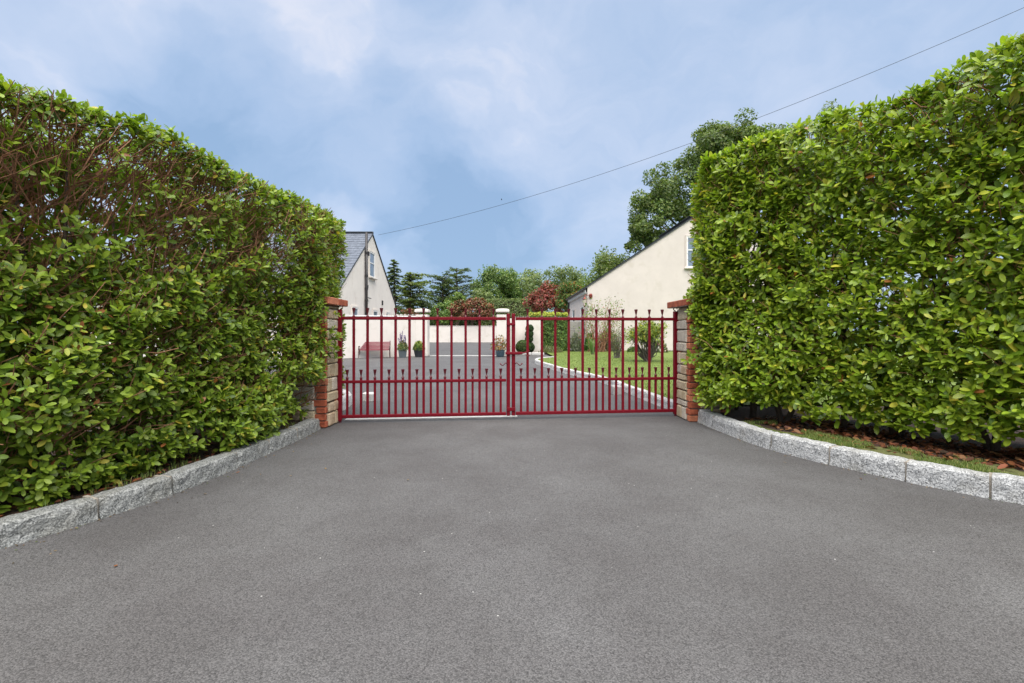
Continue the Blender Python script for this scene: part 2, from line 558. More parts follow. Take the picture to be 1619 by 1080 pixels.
def leaf_arrays(Pp, D, Nn, Ln, Wd, droop, tint, lo=False):
    """many folded, drooping leaves as one vertex/face set"""
    n = len(Pp)
    D = unit(D); Nn = unit(Nn - (Nn * D).sum(1, keepdims=True) * D); S = np.cross(D, Nn)
    LT_, LF_, LA_ = (LO_T, LO_F, LO_A) if lo else (LT, LF, LA)
    t, s, z = LT_[:, 0], LT_[:, 1], LT_[:, 2]
    V = (Pp[:, None, :] + D[:, None, :] * (t[None, :, None] * Ln[:, None, None])
         + S[:, None, :] * (s[None, :, None] * Wd[:, None, None] * .5)
         + Nn[:, None, :] * (z[None, :, None] * Wd[:, None, None] * .5 - (t ** 2)[None, :, None] * (droop * Ln)[:, None, None]))
    Fc = (np.arange(n)[:, None, None] * len(LT_) + LF_[None]).reshape(-1, 3)
    T = np.empty((n, len(LT_), 4)); T[:, :, :3] = tint[:, None, :]; T[:, :, 3] = LA_[None]
    return V.reshape(-1, 3), Fc, T.reshape(-1, 4)


def shoots(Pb, A, nl, Ln, ratio, spread, up, rng, spacing=.16, outward=None):
    """leaves spiralling round shoots at Pb along axes A; returns per-leaf arrays"""
    n = len(Pb)
    A = unit(A)
    ref = unit(rng.normal(size=(n, 3)))
    B = unit(np.cross(A, ref)); C = np.cross(A, B)
    out = []
    ph0 = rng.uniform(0, 6.28, n)
    for j in range(nl):
        f = j / max(nl - 1, 1)
        phi = ph0 + j * 2.4 + rng.normal(0, .25, n)
        el = R(spread) * (1.05 - .62 * f) + rng.normal(0, .18, n)
        rad = np.cos(phi)[:, None] * B + np.sin(phi)[:, None] * C
        D = np.cos(el)[:, None] * A + np.sin(el)[:, None] * rad
        D = unit(D + np.array([0, 0, -.05]))
        Nn = A * 1.0 - rad * .2 + np.array([0, 0, up])
        ln = Ln * rng.uniform(.72, 1.18, n) * (1.08 - .35 * f)
        p = Pb + A * (Ln * spacing * (j - nl * .5))[:, None] if hasattr(Ln, '__len__') else Pb + A * (Ln * spacing * (j - nl * .5))
        out.append((p, D, Nn, ln, ln * ratio * rng.uniform(.85, 1.15, n), np.full(n, f)))
    return [np.concatenate([o[k] for o in out]) for k in range(6)]


def pick_tints(n, cols, wts, rng, var=.18):
    c = np.array(cols)[rng.choice(len(cols), n, p=np.array(wts) / sum(wts))]
    return np.clip(c * rng.uniform(1 - var, 1 + var, (n, 1)) * rng.uniform(.93, 1.07, (n, 3)), 0, 1)


def twig_set(mb, starts, ends, r0, r1, rng, k=3, wob=.05):
    for a, b, ra, rb in zip(starts, ends, r0, r1):
        m1 = a * .66 + b * .34 + rng.normal(0, wob, 3) * np.linalg.norm(b - a)
        m2 = a * .33 + b * .67 + rng.normal(0, wob, 3) * np.linalg.norm(b - a)
        mb.tube([a, m1, m2, b], [ra, ra * .7 + rb * .3, ra * .4 + rb * .6, rb], k, cap=False)


def in_frame(Pt, m=0):
    Y = np.maximum(Pt[:, 1], .05)
    px = CX + F * Pt[:, 0] / Y; py = CY - F * (Pt[:, 2] - H) / Y
    return (Pt[:, 1] > .3) & (px > -m) & (px < 1619 + m) & (py > -m) & (py < 1080 + m), px, py


# ------------------------------------------------------------------ ground, drive, verges
gq = MB()
gq.add([(-900, -400, -.012), (900, -400, -.012), (900, 1500, -.012), (-900, 1500, -.012)], [(0, 1, 2, 3)])
gq.obj('ground', MATS['grass_ground'], origin=(0, 0, 0), kind='structure')
dq = MB()
dq.add([(-14, -12, 0), (14, -12, 0), (14, 4.0, 0), (6, 5.2, 0), (6, 19.6, 0), (4, 19.6, 0), (4, 46.2, 0), (-14, 46.2, 0), (-14, 6, 0)], [(0, 1, 2, 3, 4, 5, 6, 7, 8)])
dq.obj('driveway', MATS['asphalt'], origin=(0, 0, 0), kind='structure')

# kerb lines (front foot of the stones)
KL = [(-1.948, 4.63), (-1.94, 3.99), (-1.985, 3.276), (-2.03, 2.845), (-2.105, 2.53), (-2.19, 2.32), (-2.32, 2.05), (-2.52, 1.76), (-2.85, 1.40), (-3.35, 1.0), (-4.0, .6)]
KR = [(2.03, 4.99), (2.045, 4.62), (2.09, 4.15), (2.16, 3.77), (2.345, 3.376), (2.577, 3.0), (2.82, 2.68), (3.15, 2.36), (3.6, 2.0), (4.2, 1.6), (5.0, 1.2)]


def offs(poly, d):
    """polyline offset to its left by d"""
    a = np.array(poly, float); t = np.gradient(a, axis=0); t /= np.linalg.norm(t, axis=1)[:, None]
    return a + d * np.stack([-t[:, 1], t[:, 0]], 1)


def resample(poly, step=None, pts=None):
    a = np.array(poly, float)
    s = np.r_[0, np.cumsum(np.linalg.norm(np.diff(a, axis=0), axis=1))]
    # smooth the corners: catmull-like by dense linear + box filter
    q = np.linspace(0, s[-1], 240)
    d = np.stack([np.interp(q, s, a[:, k]) for k in range(a.shape[1])], 1)
    ker = np.ones(17) / 17
    pad = np.pad(d, ((8, 8), (0, 0)), mode='reflect', reflect_type='odd')
    d = np.stack([np.convolve(pad[:, k], ker, 'valid') for k in range(a.shape[1])], 1)
    return q, d


KLq, KLd = resample(KL)
KRq, KRd = resample(KR)
wl = MB()
n_ = len(KLd)
bk = offs(KLd, -.125)
wl.add([(x, y, .088) for x, y in bk] + [(-14, bk[-1][1], .088), (-14, 5.3, .088), (-1.98, 5.3, .088)], [tuple(range(n_ + 3))])
wl.obj('verge', MATS['soil'], origin=(-3, 3, .088), kind='structure')
wr = MB()
bk = offs(KRd, .13)
wr.add([(x, y, .105) for x, y in bk] + [(14, bk[-1][1], .105), (14, 5.4, .105), (2.0, 5.4, .105)], [tuple(range(n_ + 3))[::-1]])
wr.obj('verge', MATS['soil'], origin=(3, 3, .105), kind='structure')


def kerb(name, q, d, joints, hgt, wid, side, mat, mmat, label, joint_w=.012, cols=15):
    """stones between the joint distances along polyline (q distance, d points); side=+1: body lies to the left of travel"""
    t = np.gradient(d, axis=0); t /= np.linalg.norm(t, axis=1)[:, None]
    nrm = np.stack([-t[:, 1], t[:, 0]], 1) * side
    at = lambda s: (np.array([np.interp(s, q, d[:, k]) for k in (0, 1)]), unit(np.array([np.interp(s, q, nrm[:, k]) for k in (0, 1)])))
    mid = at((joints[0] + joints[-1]) / 2)[0]
    root = thing(name, (mid[0], mid[1], 0), label, 'kerb')
    jm = MB()
    for a, b in zip(joints[:-1], joints[1:]):
        hj = hgt * random.uniform(.96, 1.05); oj = random.uniform(-.006, .006)
        a0, b0 = a + joint_w / 2, b - joint_w / 2
        nc = max(3, min(cols, int((b0 - a0) / .032)))
        rows = [(.0, -.05), (.0, .0), (.004, hj * .35), (.004, hj * .7), (.010, hj * .93), (.022, hj), (wid * .6, hj * 1.005), (wid - .01, hj * .99), (wid, hj * .9), (wid, -.05)]
        vs = []
        for i in range(nc + 1):
            p, n = at(a0 + (b0 - a0) * i / nc)
            edge = i in (0, nc)
            for r_, (o, z) in enumerate(rows):
                j = random.uniform(-.0042, .0042) if (1 < r_ < 6) else random.uniform(-.002, .002)
                jz = random.uniform(-.004, .004) if 2 < r_ < 8 else 0
                oo = o + oj + j + (.006 if edge and 1 < r_ < 5 else 0)
                vs.append((p[0] + n[0] * oo, p[1] + n[1] * oo, z + jz - (.004 if edge and r_ > 3 else 0)))
        k = len(rows)
        fs = [(i * k + r_, (i + 1) * k + r_, (i + 1) * k + r_ + 1, i * k + r_ + 1) for i in range(nc) for r_ in range(k - 1)]
        fs += [tuple(range(k))[::-1], tuple(nc * k + r_ for r_ in range(k))]
        if side < 0:
            fs = [f[::-1] for f in fs]
        mb = MB(); mb.add(vs, fs)
        c = at((a + b) / 2)[0]
        mb.obj('kerb_stone', mat, root, origin=(c[0], c[1], 0), smooth=False)
        p, n = at(b)
        tt = np.array([n[1], -n[0]])
        jm.box((p[0] + n[0] * (wid / 2 + .012), p[1] + n[1] * (wid / 2 + .012), hgt * .46), (joint_w + .01, wid - .012, hgt * .96), u=(tt[0], tt[1], 0), n=(n[0], n[1], 0))
    jm.obj('mortar_joint', mmat, root)
    return root


def joints_at(q, d, pts):
    return [float(q[np.argmin(((d - np.array(p)) ** 2).sum(1))]) for p in pts]


jl = joints_at(KLq, KLd, [KL[0]]) + [.47, .93] + joints_at(KLq, KLd, [(-1.985, 3.30), (-2.046, 2.756), (-2.18, 2.385)])
jl += [jl[-1] + .42, jl[-1] + .86, jl[-1] + 1.3, jl[-1] + 1.75, KLq[-1]]
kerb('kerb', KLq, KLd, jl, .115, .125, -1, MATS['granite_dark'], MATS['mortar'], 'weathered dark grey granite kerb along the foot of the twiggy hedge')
jr = joints_at(KRq, KRd, [KR[0], (2.042, 4.66), (2.085, 4.2), (2.15, 3.8), (2.347, 3.376), (2.577, 3.0), (2.821, 2.68)])
jr += [jr[-1] + .44, jr[-1] + .9, jr[-1] + 1.35, jr[-1] + 1.8, KRq[-1]]
kerb('kerb', KRq, KRd, jr, .135, .13, 1, MATS['granite'], MATS['mortar'], 'pale rock faced granite kerb below the grass strip and mulch')

# lawn behind the gate and its kerb
LW = [(2.02, 5.45), (2.0, 5.74), (1.94, 6.24), (1.88, 7.27), (1.74, 9.16), (1.52, 9.8), (1.19, 11.2), (.79, 13.9), (.70, 14.6), (.80, 15.4), (1.10, 16.1), (1.5, 16.6)]
LWq, LWd = resample(LW)
lw = MB()
bk = offs(LWd, -.10)
lw.add([(x, y, .092) for x, y in bk] + [(1.5, 23.2, .092), (16, 23.2, .092), (16, 5.6, .092), (2.15, 5.6, .092)], [tuple(range(n_ + 4))])
lawn = lw.obj('lawn', MATS['lawn_green'], origin=(4, 14, .092), kind='structure')
js = list(np.arange(0, LWq[-1] - .3, .58)) + [LWq[-1]]
kerb('kerb', LWq, LWd, js, .118, .105, -1, MATS['granite_pale'], MATS['mortar'], 'pale stone kerb curving round the lawn behind the gate', cols=5)

# low bed left inside the gate
BL = [(-2.18, 5.35), (-2.12, 5.75), (-2.2, 6.3), (-2.42, 6.75), (-2.75, 7.05), (-3.4, 7.3), (-4.5, 7.4)]
BLq, BLd = resample(BL)
bb = MB()
bk = offs(BLd, .10)
bb.add([(x, y, .10) for x, y in bk] + [(-9, 7.4, .10), (-9, 5.3, .10), (-2.3, 5.3, .10)], [tuple(range(n_ + 3))])
bb.obj('lawn', MATS['lawn_green'], origin=(-4, 6, .10), kind='structure')
kerb('kerb', BLq, BLd, list(np.arange(0, BLq[-1], .55)), .13, .11, 1, MATS['granite_pale'], MATS['mortar'], 'rounded white kerb of the small grass bed behind the gate hinge', cols=6)

# bed edging at the far end of the lawn
eb = MB()
for a, b in (((.33, 20.3), (.86, 20.2)), ((.87, 20.2), (1.42, 20.05))):
    c = (np.array(a) + np.array(b)) / 2; d_ = np.array(b) - np.array(a); l_ = np.linalg.norm(d_); d_ /= l_
    eb.bev((c[0], c[1], .045), (l_ - .01, .10, .11), .015, u=(*d_, 0), n=(-d_[1], d_[0], 0))
eb.obj('edging', MATS['concrete_white'], None, origin=(.87, 20.2, 0), label='low white edging stones in front of the ball shrub', cat='edging')
bs = MB()
bs.add([(.3, 20.25, .02), (1.5, 20.1, .02), (1.5, 23.2, .02), (.3, 23.2, .02)], [(0, 1, 2, 3)])
bs.obj('flower_bed', MATS['soil'], origin=(.9, 21, .02), kind='structure')

# threshold strip between the yard pillars and under the gate
tb = MB(); tb.box((-2.05, 19.15, .012), (2.78, .16, .03))
tb.obj('threshold', MATS['concrete_white'], None, kind='structure')
tb = MB()
_a, _b = np.array([-1.86, 5.09]), np.array([.06, 5.285])
_d = unit(_b - _a)
tb.box((*((_a + _b) / 2), .004), (np.linalg.norm(_b - _a), .075, .02), u=(*_d, 0), n=(-_d[1], _d[0], 0))
tb.obj('threshold', MATS['concrete_white'], None, kind='structure')

# gate stops
mb = MB(); mb.bev((-2.06, 6.55, .055), (.15, .13, .13), .014, jit=.004)
mb.obj('gate_stop', MATS['concrete_white'], None, origin=(-2.06, 6.55, 0), label='small white concrete block standing on the tarmac by the bed', cat='gate stop')
mb = MB(); mb.bev((1.66, 7.22, .065), (.15, .14, .15), .014, jit=.006)
mb.obj('gate_stop', MATS['concrete'], None, origin=(1.66, 7.22, 0), label='grey concrete block against the lawn kerb behind the gate', cat='gate stop')

# ------------------------------------------------------------------ gate
GA, GB = np.array([-1.88, 4.97]), np.array([1.925, 5.37])
GU = np.array([*(GB - GA), 0.0]); GL = np.linalg.norm(GU); GU /= GL
GN = np.array([-GU[1], GU[0], 0.0])


def gx(px):
    """distance along the gate line for a photograph column"""
    k = (px - CX) / F
    t = (GA[1] * k - GA[0]) / ((GB - GA)[0] - (GB - GA)[1] * k)
    return t * GL


def gp(s, z, n=0.0):
    return np.array([GA[0], GA[1], 0]) + GU * s + GN * n + np.array([0, 0, z])


FIN = [(0, .0145), (.010, .0165), (.026, .0065), (.036, .0062), (.052, .0105), (.094, .0185), (.1, .0185), (.1, .004)]
mb = MB(); mb.lathe((0, 0, 0), FIN, 8, rot=math.atan2(GU[1], GU[0]) + math.pi / 8)
FINIAL = local_mesh('finial', mb, MATS['gate_dark'])
ZB, ZM, ZT = .064, .442, 1.138
mb = MB(); mb.bev((0, 0, (1.152 - .05) / 2), (.027, .024, 1.152 - .05), .003, u=GU, n=GN)
BAR_T = local_mesh('bar', mb, MATS['gate_paint'])
mb = MB(); mb.bev((0, 0, (.476 - .05) / 2), (.024, .024, .476 - .05), .003, u=GU, n=GN)
BAR_S = local_mesh('bar', mb, MATS['gate_paint'])
mb = MB(); mb.lathe((0, 0, 0), [(0, .007), (.003, .006), (.005, .002)], 6)
_riv = MB(); _riv.add([np.array(v)[0] * GU - GN * np.array(v)[2] + np.array([0, 0, np.array(v)[1]]) for v in mb.V], mb.F)
RIVET = local_mesh('rivet', _riv, MATS['gate_paint'])


def gate_leaf(s0, s1, tall, short, hinge, label):
    hs = s0 if hinge < 0 else s1
    ms = s1 if hinge < 0 else s0
    root = thing('gate', gp(hs, 0), label, 'gate', 'leaves of the red driveway gate')
    g = MATS['gate_paint']
    sw = .046
    for z, w in ((ZB, .034), (ZM, .031), (ZT, .034)):
        mb = MB(); mb.bev(gp((s0 + s1) / 2, z), (s1 - s0 - 2 * sw, .042, w), .003, u=GU, n=GN)
        mb.obj('rail', g, root, origin=gp((s0 + s1) / 2, z))
    sg = 1 if hinge < 0 else -1
    mb = MB(); mb.bev(gp(hs + sg * sw / 2, (1.232 + .02) / 2), (sw, .046, 1.232 - .02), .004, u=GU, n=GN)
    mb.obj('hinge_stile', g, root, origin=gp(hs, .6))
    mb = MB(); mb.bev(gp(ms - sg * .02, (1.195 + .04) / 2), (.038, .044, 1.195 - .04), .004, u=GU, n=GN)
    mb.obj('meeting_stile', g, root, origin=gp(ms, .6))
    mb = MB(); mb.lathe(gp(hs + sg * sw / 2, 0), [(-.01, .016), (.021, .016)], 10)
    mb.obj('pivot', MATS['gate_dark'], root)
    for lst, me, zt in ((tall, BAR_T, 1.152), (short, BAR_S, .476)):
        for px in lst:
            s = gx(px)
            b = piece('bar', me, root, gp(s, .05))
            piece('finial', FINIAL, b, gp(s, zt - .001))
            for z in ((ZB, ZM, ZT) if zt > 1 else (ZB, ZM)):
                piece('rivet', RIVET, b, gp(s, z, -.0212))
    # drop bolt, closing plates and pull handle near the meeting stile
    mb = MB()
    for z in (1.075, .115):
        mb = MB(); mb.bev(gp(ms - sg * .014, z, -.028), (.05, .012, .03 if z > 1 else .04), .003, u=GU, n=GN)
        mb.obj('closing_plate', g, root, origin=gp(ms, z))
    pts = [gp(ms - sg * (.045 + .07 * t), .625 + .014 * math.sin(t * 6.0 + 1.0), -.035 - .012 * math.sin(t * 3.1)) for t in np.linspace(0, 1, 9)]
    mb = MB(); mb.tube(pts, [.006] * 7 + [.008, .009], 6)
    mb.tube([gp(ms - sg * .045, .632, -.036), gp(ms - sg * .03, .63, -.02)], .006, 6)
    mb.obj('pull_handle', MATS['gate_dark'], root, smooth=True)
    return root


SM0, SM1 = gx(806.3), gx(809.0)
T1 = [559.4, 581.2, 603.2, 625.5, 647.5, 669.8, 691.8, 713.9, 736.2, 758.2, 780.3]
S1 = [549.0, 570.9, 592.8, 615.1, 637.0, 659.2, 681.2, 703.6, 725.8, 747.2, 769.3, 791.6]
T2 = [834.1, 856.7, 877.9, 899.2, 921.2, 942.7, 963.6, 984.7, 1005.6, 1026.6, 1047.0]
S2 = [823.7, 845.6, 867.2, 888.2, 909.9, 931.7, 953.2, 974.1, 995.1, 1015.6, 1036.6, 1057.3]
gl = gate_leaf(gx(534), SM0, T1, S1, -1, 'left leaf of the dark red gate, hinged to the pillar beside the twiggy hedge')
gr = gate_leaf(SM1, gx(1071), T2, S2, 1, 'right leaf of the dark red gate carrying the sliding latch, lawn seen through it')
sm = (SM0 + SM1) / 2
mb = MB()
mb.bev(gp(sm + .03, .748, -.034), (.19, .018, .03), .004, u=GU, n=GN)
mb.tube([gp(sm + .12, .748, -.036), gp(sm + .17, .758, -.04), gp(sm + .21, .778, -.045)], [.009, .007, .005], 6)
mb.obj('latch_bar', MATS['gate_paint'], gr)
mb = MB(); mb.tube([gp(sm + .155, .738, -.04), gp(sm + .17, .722, -.042), gp(sm + .2, .715, -.042), gp(sm + .215, .73, -.042)], .004, 5)
mb.obj('latch_chain', MATS['gate_dark'], gr)
# hinges
mb = MB(); mb.bev(gp(gx(1071) + .05, 1.04, 0), (.10, .03, .022), .003, u=GU, n=GN)
mb.obj('hinge', MATS['gate_dark'], gr)
for root, s, sg in ((gl, gx(534) + .03, 1), (gr, gx(1071) - .03, -1)):
    pts = [gp(s + sg * (.0 + .022 * math.sin(t)), 1.237 + .02 - .02 * math.cos(t), -.01) for t in np.linspace(0, 5, 11)]
    mb = MB(); mb.tube(pts, .006, 6)
    mb.obj('scroll', MATS['gate_dark'], root, smooth=True)

# ------------------------------------------------------------------ gate pillars
BRICKS = {}


def brick_mesh(s, mi):
    key = (tuple(round(q, 3) for q in s), mi)
    if key not in BRICKS:
        mb = MB(); mb.bev((0, 0, 0), s, .006, jit=.0025)
        BRICKS[key] = local_mesh('brick', mb, MATS[('brick_red', 'brick_orange')[mi]])
    return BRICKS[key]


def pillar(x0, x1, y0, y1, label, cap_out, seed, side, bw):
    rnd = random.Random(seed)
    cx_, cy_ = (x0 + x1) / 2, (y0 + y1) / 2
    root = thing('gate_pillar', (cx_, cy_, 0), label, 'gate pillar', 'brick and stone pillars of the gate')
    top = 1.268
    mb = MB(); mb.box((cx_, cy_, top / 2 - .02), (x1 - x0 - .05, y1 - y0 - .05, top + .0))
    mb.obj('core', MATS['mortar'], root)
    ch = .0724
    n = int(top / ch)
    # corner bricks
    for i in range(n):
        z = i * ch + ch / 2
        for sx, sy in ((-1, -1), (1, -1), (-1, 1), (1, 1)):
            lng = (i + (1 if sx * sy > 0 else 0)) % 2
            s = (.20, .10, ch - .011) if lng else (.10, .20, ch - .011)
            if sx == side and sy < 0:
                s = (s[0], bw * (1.0 if lng else 1.7), ch - .011)
            xc = (x0 + s[0] / 2) if sx < 0 else (x1 - s[0] / 2)
            yc = (y0 + s[1] / 2) if sy < 0 else (y1 - s[1] / 2)
            if rnd.random() < .62 or sy < 0:
                piece('brick', brick_mesh(s, rnd.randint(0, 1)), root, (xc + rnd.uniform(-.002, .002), yc + rnd.uniform(-.002, .002), z))
    # stones on the four faces, between the corners
    def stones(fx, fy, horizontal):
        z = 0.0
        while z < top - .03:
            hh = rnd.choice([ch, ch * 2, ch * 2, ch * 1.5])
            hh = min(hh, top - z)
            a = (x0 if horizontal else y0) + (.10 if horizontal else bw) + rnd.uniform(-.004, .03)
            b = (x1 if horizontal else y1) - .10 - rnd.uniform(-.004, .03)
            cuts = [a] + ([a + (b - a) * rnd.uniform(.35, .65)] if rnd.random() < .55 else []) + [b]
            for p, q in zip(cuts[:-1], cuts[1:]):
                m_ = MATS[rnd.choice(['stone_buff', 'stone_buff', 'stone_tan', 'stone_grey'])]
                pr = rnd.uniform(.002, .012)
                mb = MB()
                if horizontal:
                    c = ((p + q) / 2, fy + (.02 if fy < cy_ else -.02) - pr * (1 if fy < cy_ else -1), z + hh / 2)
                    mb.bev(c, (q - p - .010, .05, hh - .011), .01, jit=.004)
                else:
                    c = (fx + (.02 if fx < cx_ else -.02) - pr * (1 if fx < cx_ else -1), (p + q) / 2, z + hh / 2)
                    mb.bev(c, (.05, q - p - .010, hh - .011), .01, jit=.004)
                mb.obj('stone', m_, root, origin=c)
            z += hh
    stones(0, y0, True); stones(0, y1, True); stones(x0, 0, False); stones(x1, 0, False)
    # brick on edge cap
    o = cap_out
    nb = 7
    wx = (x1 - x0 + 2 * o) / nb
    for r_ in range(2):
        ly = (y1 - y0 + 2 * o) / 2
        for i in range(nb):
            s = (wx - .009, ly - .009, .072)
            piece('cap_brick', brick_mesh(s, rnd.randint(0, 1)), root, (x0 - o + wx * (i + .5), y0 - o + ly * (r_ + .5), top + .004 + .036 + rnd.uniform(-.002, .002)))
    mb = MB(); mb.box((cx_, cy_, top + .03), (x1 - x0 + 2 * o - .02, y1 - y0 + 2 * o - .02, .052))
    mb.obj('cap_mortar', MATS['mortar'], root)
    return root


pillar(-2.36, -1.905, 4.66, 5.10, 'stone and brick gate pillar half buried in the twiggy hedge', .055, 3, 1, .035)
pillar(1.945, 2.40, 4.99, 5.46, 'stone and brick gate pillar beside the dense glossy hedge and lawn', .07, 5, -1, .075)

# ------------------------------------------------------------------ hedges
PIL = [(-2.40, -1.87, 4.58, 5.16, 1.36), (1.86, 2.45, 4.90, 5.52, 1.36)]


def outside_pillars(Pt, m=.0):
    ok = np.ones(len(Pt), bool)
    for x0, x1, y0, y1, zt in PIL:
        ok &= ~((Pt[:, 0] > x0 - m) & (Pt[:, 0] < x1 + m) & (Pt[:, 1] > y0 - m) & (Pt[:, 1] < y1 + m) & (Pt[:, 2] < zt + m))
    return ok


def hedge(poly, side, zlo, zhi_near, zhi_far, thick, leafL, ratio, dens, label, cols, wts, seed, bare, n_twigs, mat, prune=None, extra=()):
    """poly: plan of the face from the gate outwards; side: +1 face normal to the left of travel"""
    rng = np.random.default_rng(seed)
    q, d = resample(poly)
    t = np.gradient(d, axis=0); t /= np.linalg.norm(t, axis=1)[:, None]
    nm = np.stack([-t[:, 1], t[:, 0]], 1) * side
    Ltot = q[-1]

    def face(s, v, dep):
        x = np.interp(s, q, d[:, 0]); y = np.interp(s, q, d[:, 1])
        nx = np.interp(s, q, nm[:, 0]); ny = np.interp(s, q, nm[:, 1])
        w = s / Ltot
        ztop = zhi_far + (zhi_near - zhi_far) * np.clip(w * 1.5, 0, 1)
        z = zlo + (ztop - zlo) * v
        pt = np.stack([x, y, z], 1)
        bul = .055 * vnoise(pt, 2.1, seed) + .04 * vnoise(pt, 5.3, seed + 1)
        inset = np.where(v > .9, ((v - .9) / .1) ** 2 * .10, 0) + np.where(v < .10, ((.10 - v) / .10) ** 2 * .07, 0)
        o = bul - inset - dep
        pt[:, 0] += nx * o; pt[:, 1] += ny * o
        pt[:, 2] += .03 * vnoise(pt, 3.3, seed + 2) * np.clip(v * 3 - 2, 0, 1) + np.where(v < .15, .07 * vnoise(pt, 3.1, seed + 4), 0)
        N3 = np.stack([nx, ny, np.zeros_like(nx)], 1)
        return pt, N3

    mid = d[len(d) // 2]
    root = thing('hedge', (mid[0] - nm[120][0] * thick * .5, mid[1] - nm[120][1] * thick * .5, .09), label, 'hedge')
    Pb, A, LL, zone = [], [], [], []
    area = Ltot * (zhi_far - zlo)
    # front skin
    n = int(area * dens)
    s = rng.uniform(0, Ltot, n); v = rng.uniform(0, 1, n); dep = np.abs(rng.normal(0, .05, n))
    p, N3 = face(s, v, dep)
    keep = rng.uniform(0, 1, n) < bare(p, v, s / Ltot, rng)
    up = rng.uniform(.1, 1.0, n)
    a = N3 * rng.uniform(.5, 1.1, (n, 1)) + np.stack([0 * up, 0 * up, up], 1) + rng.normal(0, .35, (n, 3))
    Pb.append(p[keep]); A.append(a[keep]); LL.append(leafL * rng.uniform(.8, 1.2, keep.sum())); zone.append(np.zeros(keep.sum()))
    # deeper layer
    n = int(area * dens * .9)
    s = rng.uniform(0, Ltot, n); v = rng.uniform(.02, .97, n); dep = rng.uniform(.10, .42, n)
    p, N3 = face(s, v, dep)
    keep = rng.uniform(0, 1, n) < bare(p, v, s / Ltot, rng) * .9 + .05
    a = N3 * rng.uniform(0, 1, (n, 1)) + rng.normal(0, .6, (n, 3)) + np.array([0, 0, .5])
    Pb.append(p[keep]); A.append(a[keep]); LL.append(leafL * rng.uniform(.8, 1.15, keep.sum())); zone.append(np.ones(keep.sum()))
    # top
    n = int(Ltot * thick * dens * .9)
    s = rng.uniform(0, Ltot, n); dep = rng.uniform(.0, 1, n) ** 1.4 * thick
    p, N3 = face(s, np.full(n, .985), dep)
    p[:, 2] += rng.normal(0, .012, n) + .02 * vnoise(p, 6, 3)
    a = rng.normal(0, .35, (n, 3)) + np.array([0, 0, 1.0]) + N3 * .3
    Pb.append(p); A.append(a); LL.append(leafL * rng.uniform(.65, 1.0, n)); zone.append(np.full(n, 2.0))
    # back skin, thinner
    n = int(area * dens * .75)
    s = rng.uniform(0, Ltot, n); v = rng.uniform(0, 1, n); dep = thick - np.abs(rng.normal(0, .06, n))
    p, N3 = face(s, v, dep)
    a = -N3 + rng.normal(0, .4, (n, 3)) + np.array([0, 0, .4])
    keep = rng.uniform(0, 1, n) < np.clip(bare(p, v, s / Ltot, rng) * .25 + .78, 0, 1)
    Pb.append(p[keep]); A.append(a[keep]); LL.append(leafL * rng.uniform(1.2, 1.6, keep.sum())); zone.append(np.full(keep.sum(), 3.0))
    # shoots sprawling over the pillar
    for (x0, x1, y0, y1, z0, z1, n) in extra:
        p = np.stack([rng.uniform(x0, x1, n), rng.uniform(y0, y1, n), rng.uniform(z0, z1, n)], 1)
        a = rng.normal(0, .4, (n, 3)) + np.array([-.5 * np.sign(x0), -.6, .5])
        Pb.append(p); A.append(a); LL.append(leafL * rng.uniform(.75, 1.05, n)); zone.append(np.zeros(n))
    Pb = np.concatenate(Pb); A = np.concatenate(A); LL = np.concatenate(LL); zone = np.concatenate(zone)
    ok = outside_pillars(Pb, .0)
    if prune is not None:
        ok &= ~prune(Pb)
    Pb, A, LL, zone = Pb[ok], A[ok], LL[ok], zone[ok]
    nl = 7
    lp, D, Nn, Ln, Wd, f = shoots(Pb, A, nl, LL, ratio, 72, .45, rng)
    zz = np.tile(zone, nl)
    tint = pick_tints(len(lp), cols, wts, rng)
    young = (f > .6) & (rng.uniform(0, 1, len(f)) < .45)
    tint[young] = tint[young] * .45 + np.array(cols[1]) * .75
    fresh = (zz == 2) & (rng.uniform(0, 1, len(f)) < .6)
    tint[fresh] = tint[fresh] * .5 + np.array([.15, .24, .035]) * .6
    tips = lp + D * Ln[:, None]
    ok = outside_pillars(tips, -.01) & (tips[:, 2] > .07)
    lp, D, Nn, Ln, Wd, f, tint, zz = (q_[ok] for q_ in (lp, D, Nn, Ln, Wd, f, tint, zz))
    droop = rng.uniform(.02, .28, len(lp))
    # the 300 leaves that show largest become parts of their own
    inf, px, py = in_frame(lp, -10)
    ctr = lp + unit(D) * (Ln * .5)[:, None]
    view = unit(ctr - np.array([0, 0, H]))
    NN = unit(Nn - (Nn * unit(D)).sum(1, keepdims=True) * unit(D))
    score = np.where(inf & (zz == 0), Ln * Wd * np.abs((NN * view).sum(1)) / ((ctr - np.array([0, 0, H])) ** 2).sum(1), 0)
    big = np.argsort(-score)[:300]
    rest = np.setdiff1d(np.arange(len(lp)), big)
    hi = rest[(zz[rest] == 0) | (zz[rest] == 2)]; lo = rest[(zz[rest] == 1) | (zz[rest] == 3)]
    V, Fc, T = leaf_arrays(lp[hi], D[hi], Nn[hi], Ln[hi], Wd[hi], droop[hi], tint[hi])
    V2, F2, T2 = leaf_arrays(lp[lo], D[lo], Nn[lo], Ln[lo], Wd[lo] * 1.15, droop[lo], tint[lo], lo=True)
    V, Fc, T = np.concatenate([V, V2]), np.concatenate([Fc, F2 + len(V)]), np.concatenate([T, T2])
    npobj('foliage', V, Fc, mat, root, smooth=True, tint=T, kind='stuff')
    variants = []
    for i in range(12):
        j = big[i * 25]
        Vv, Fv, Tv = leaf_arrays(np.zeros((1, 3)), np.array([[1., 0, 0]]), np.array([[0, 0, 1.]]), np.array([1.]), np.array([ratio * rng.uniform(.9, 1.12)]), np.array([rng.uniform(.02, .28)]), tint[j][None])
        variants.append(mesh_np('leaf', Vv, Fv, mat, True, Tv))
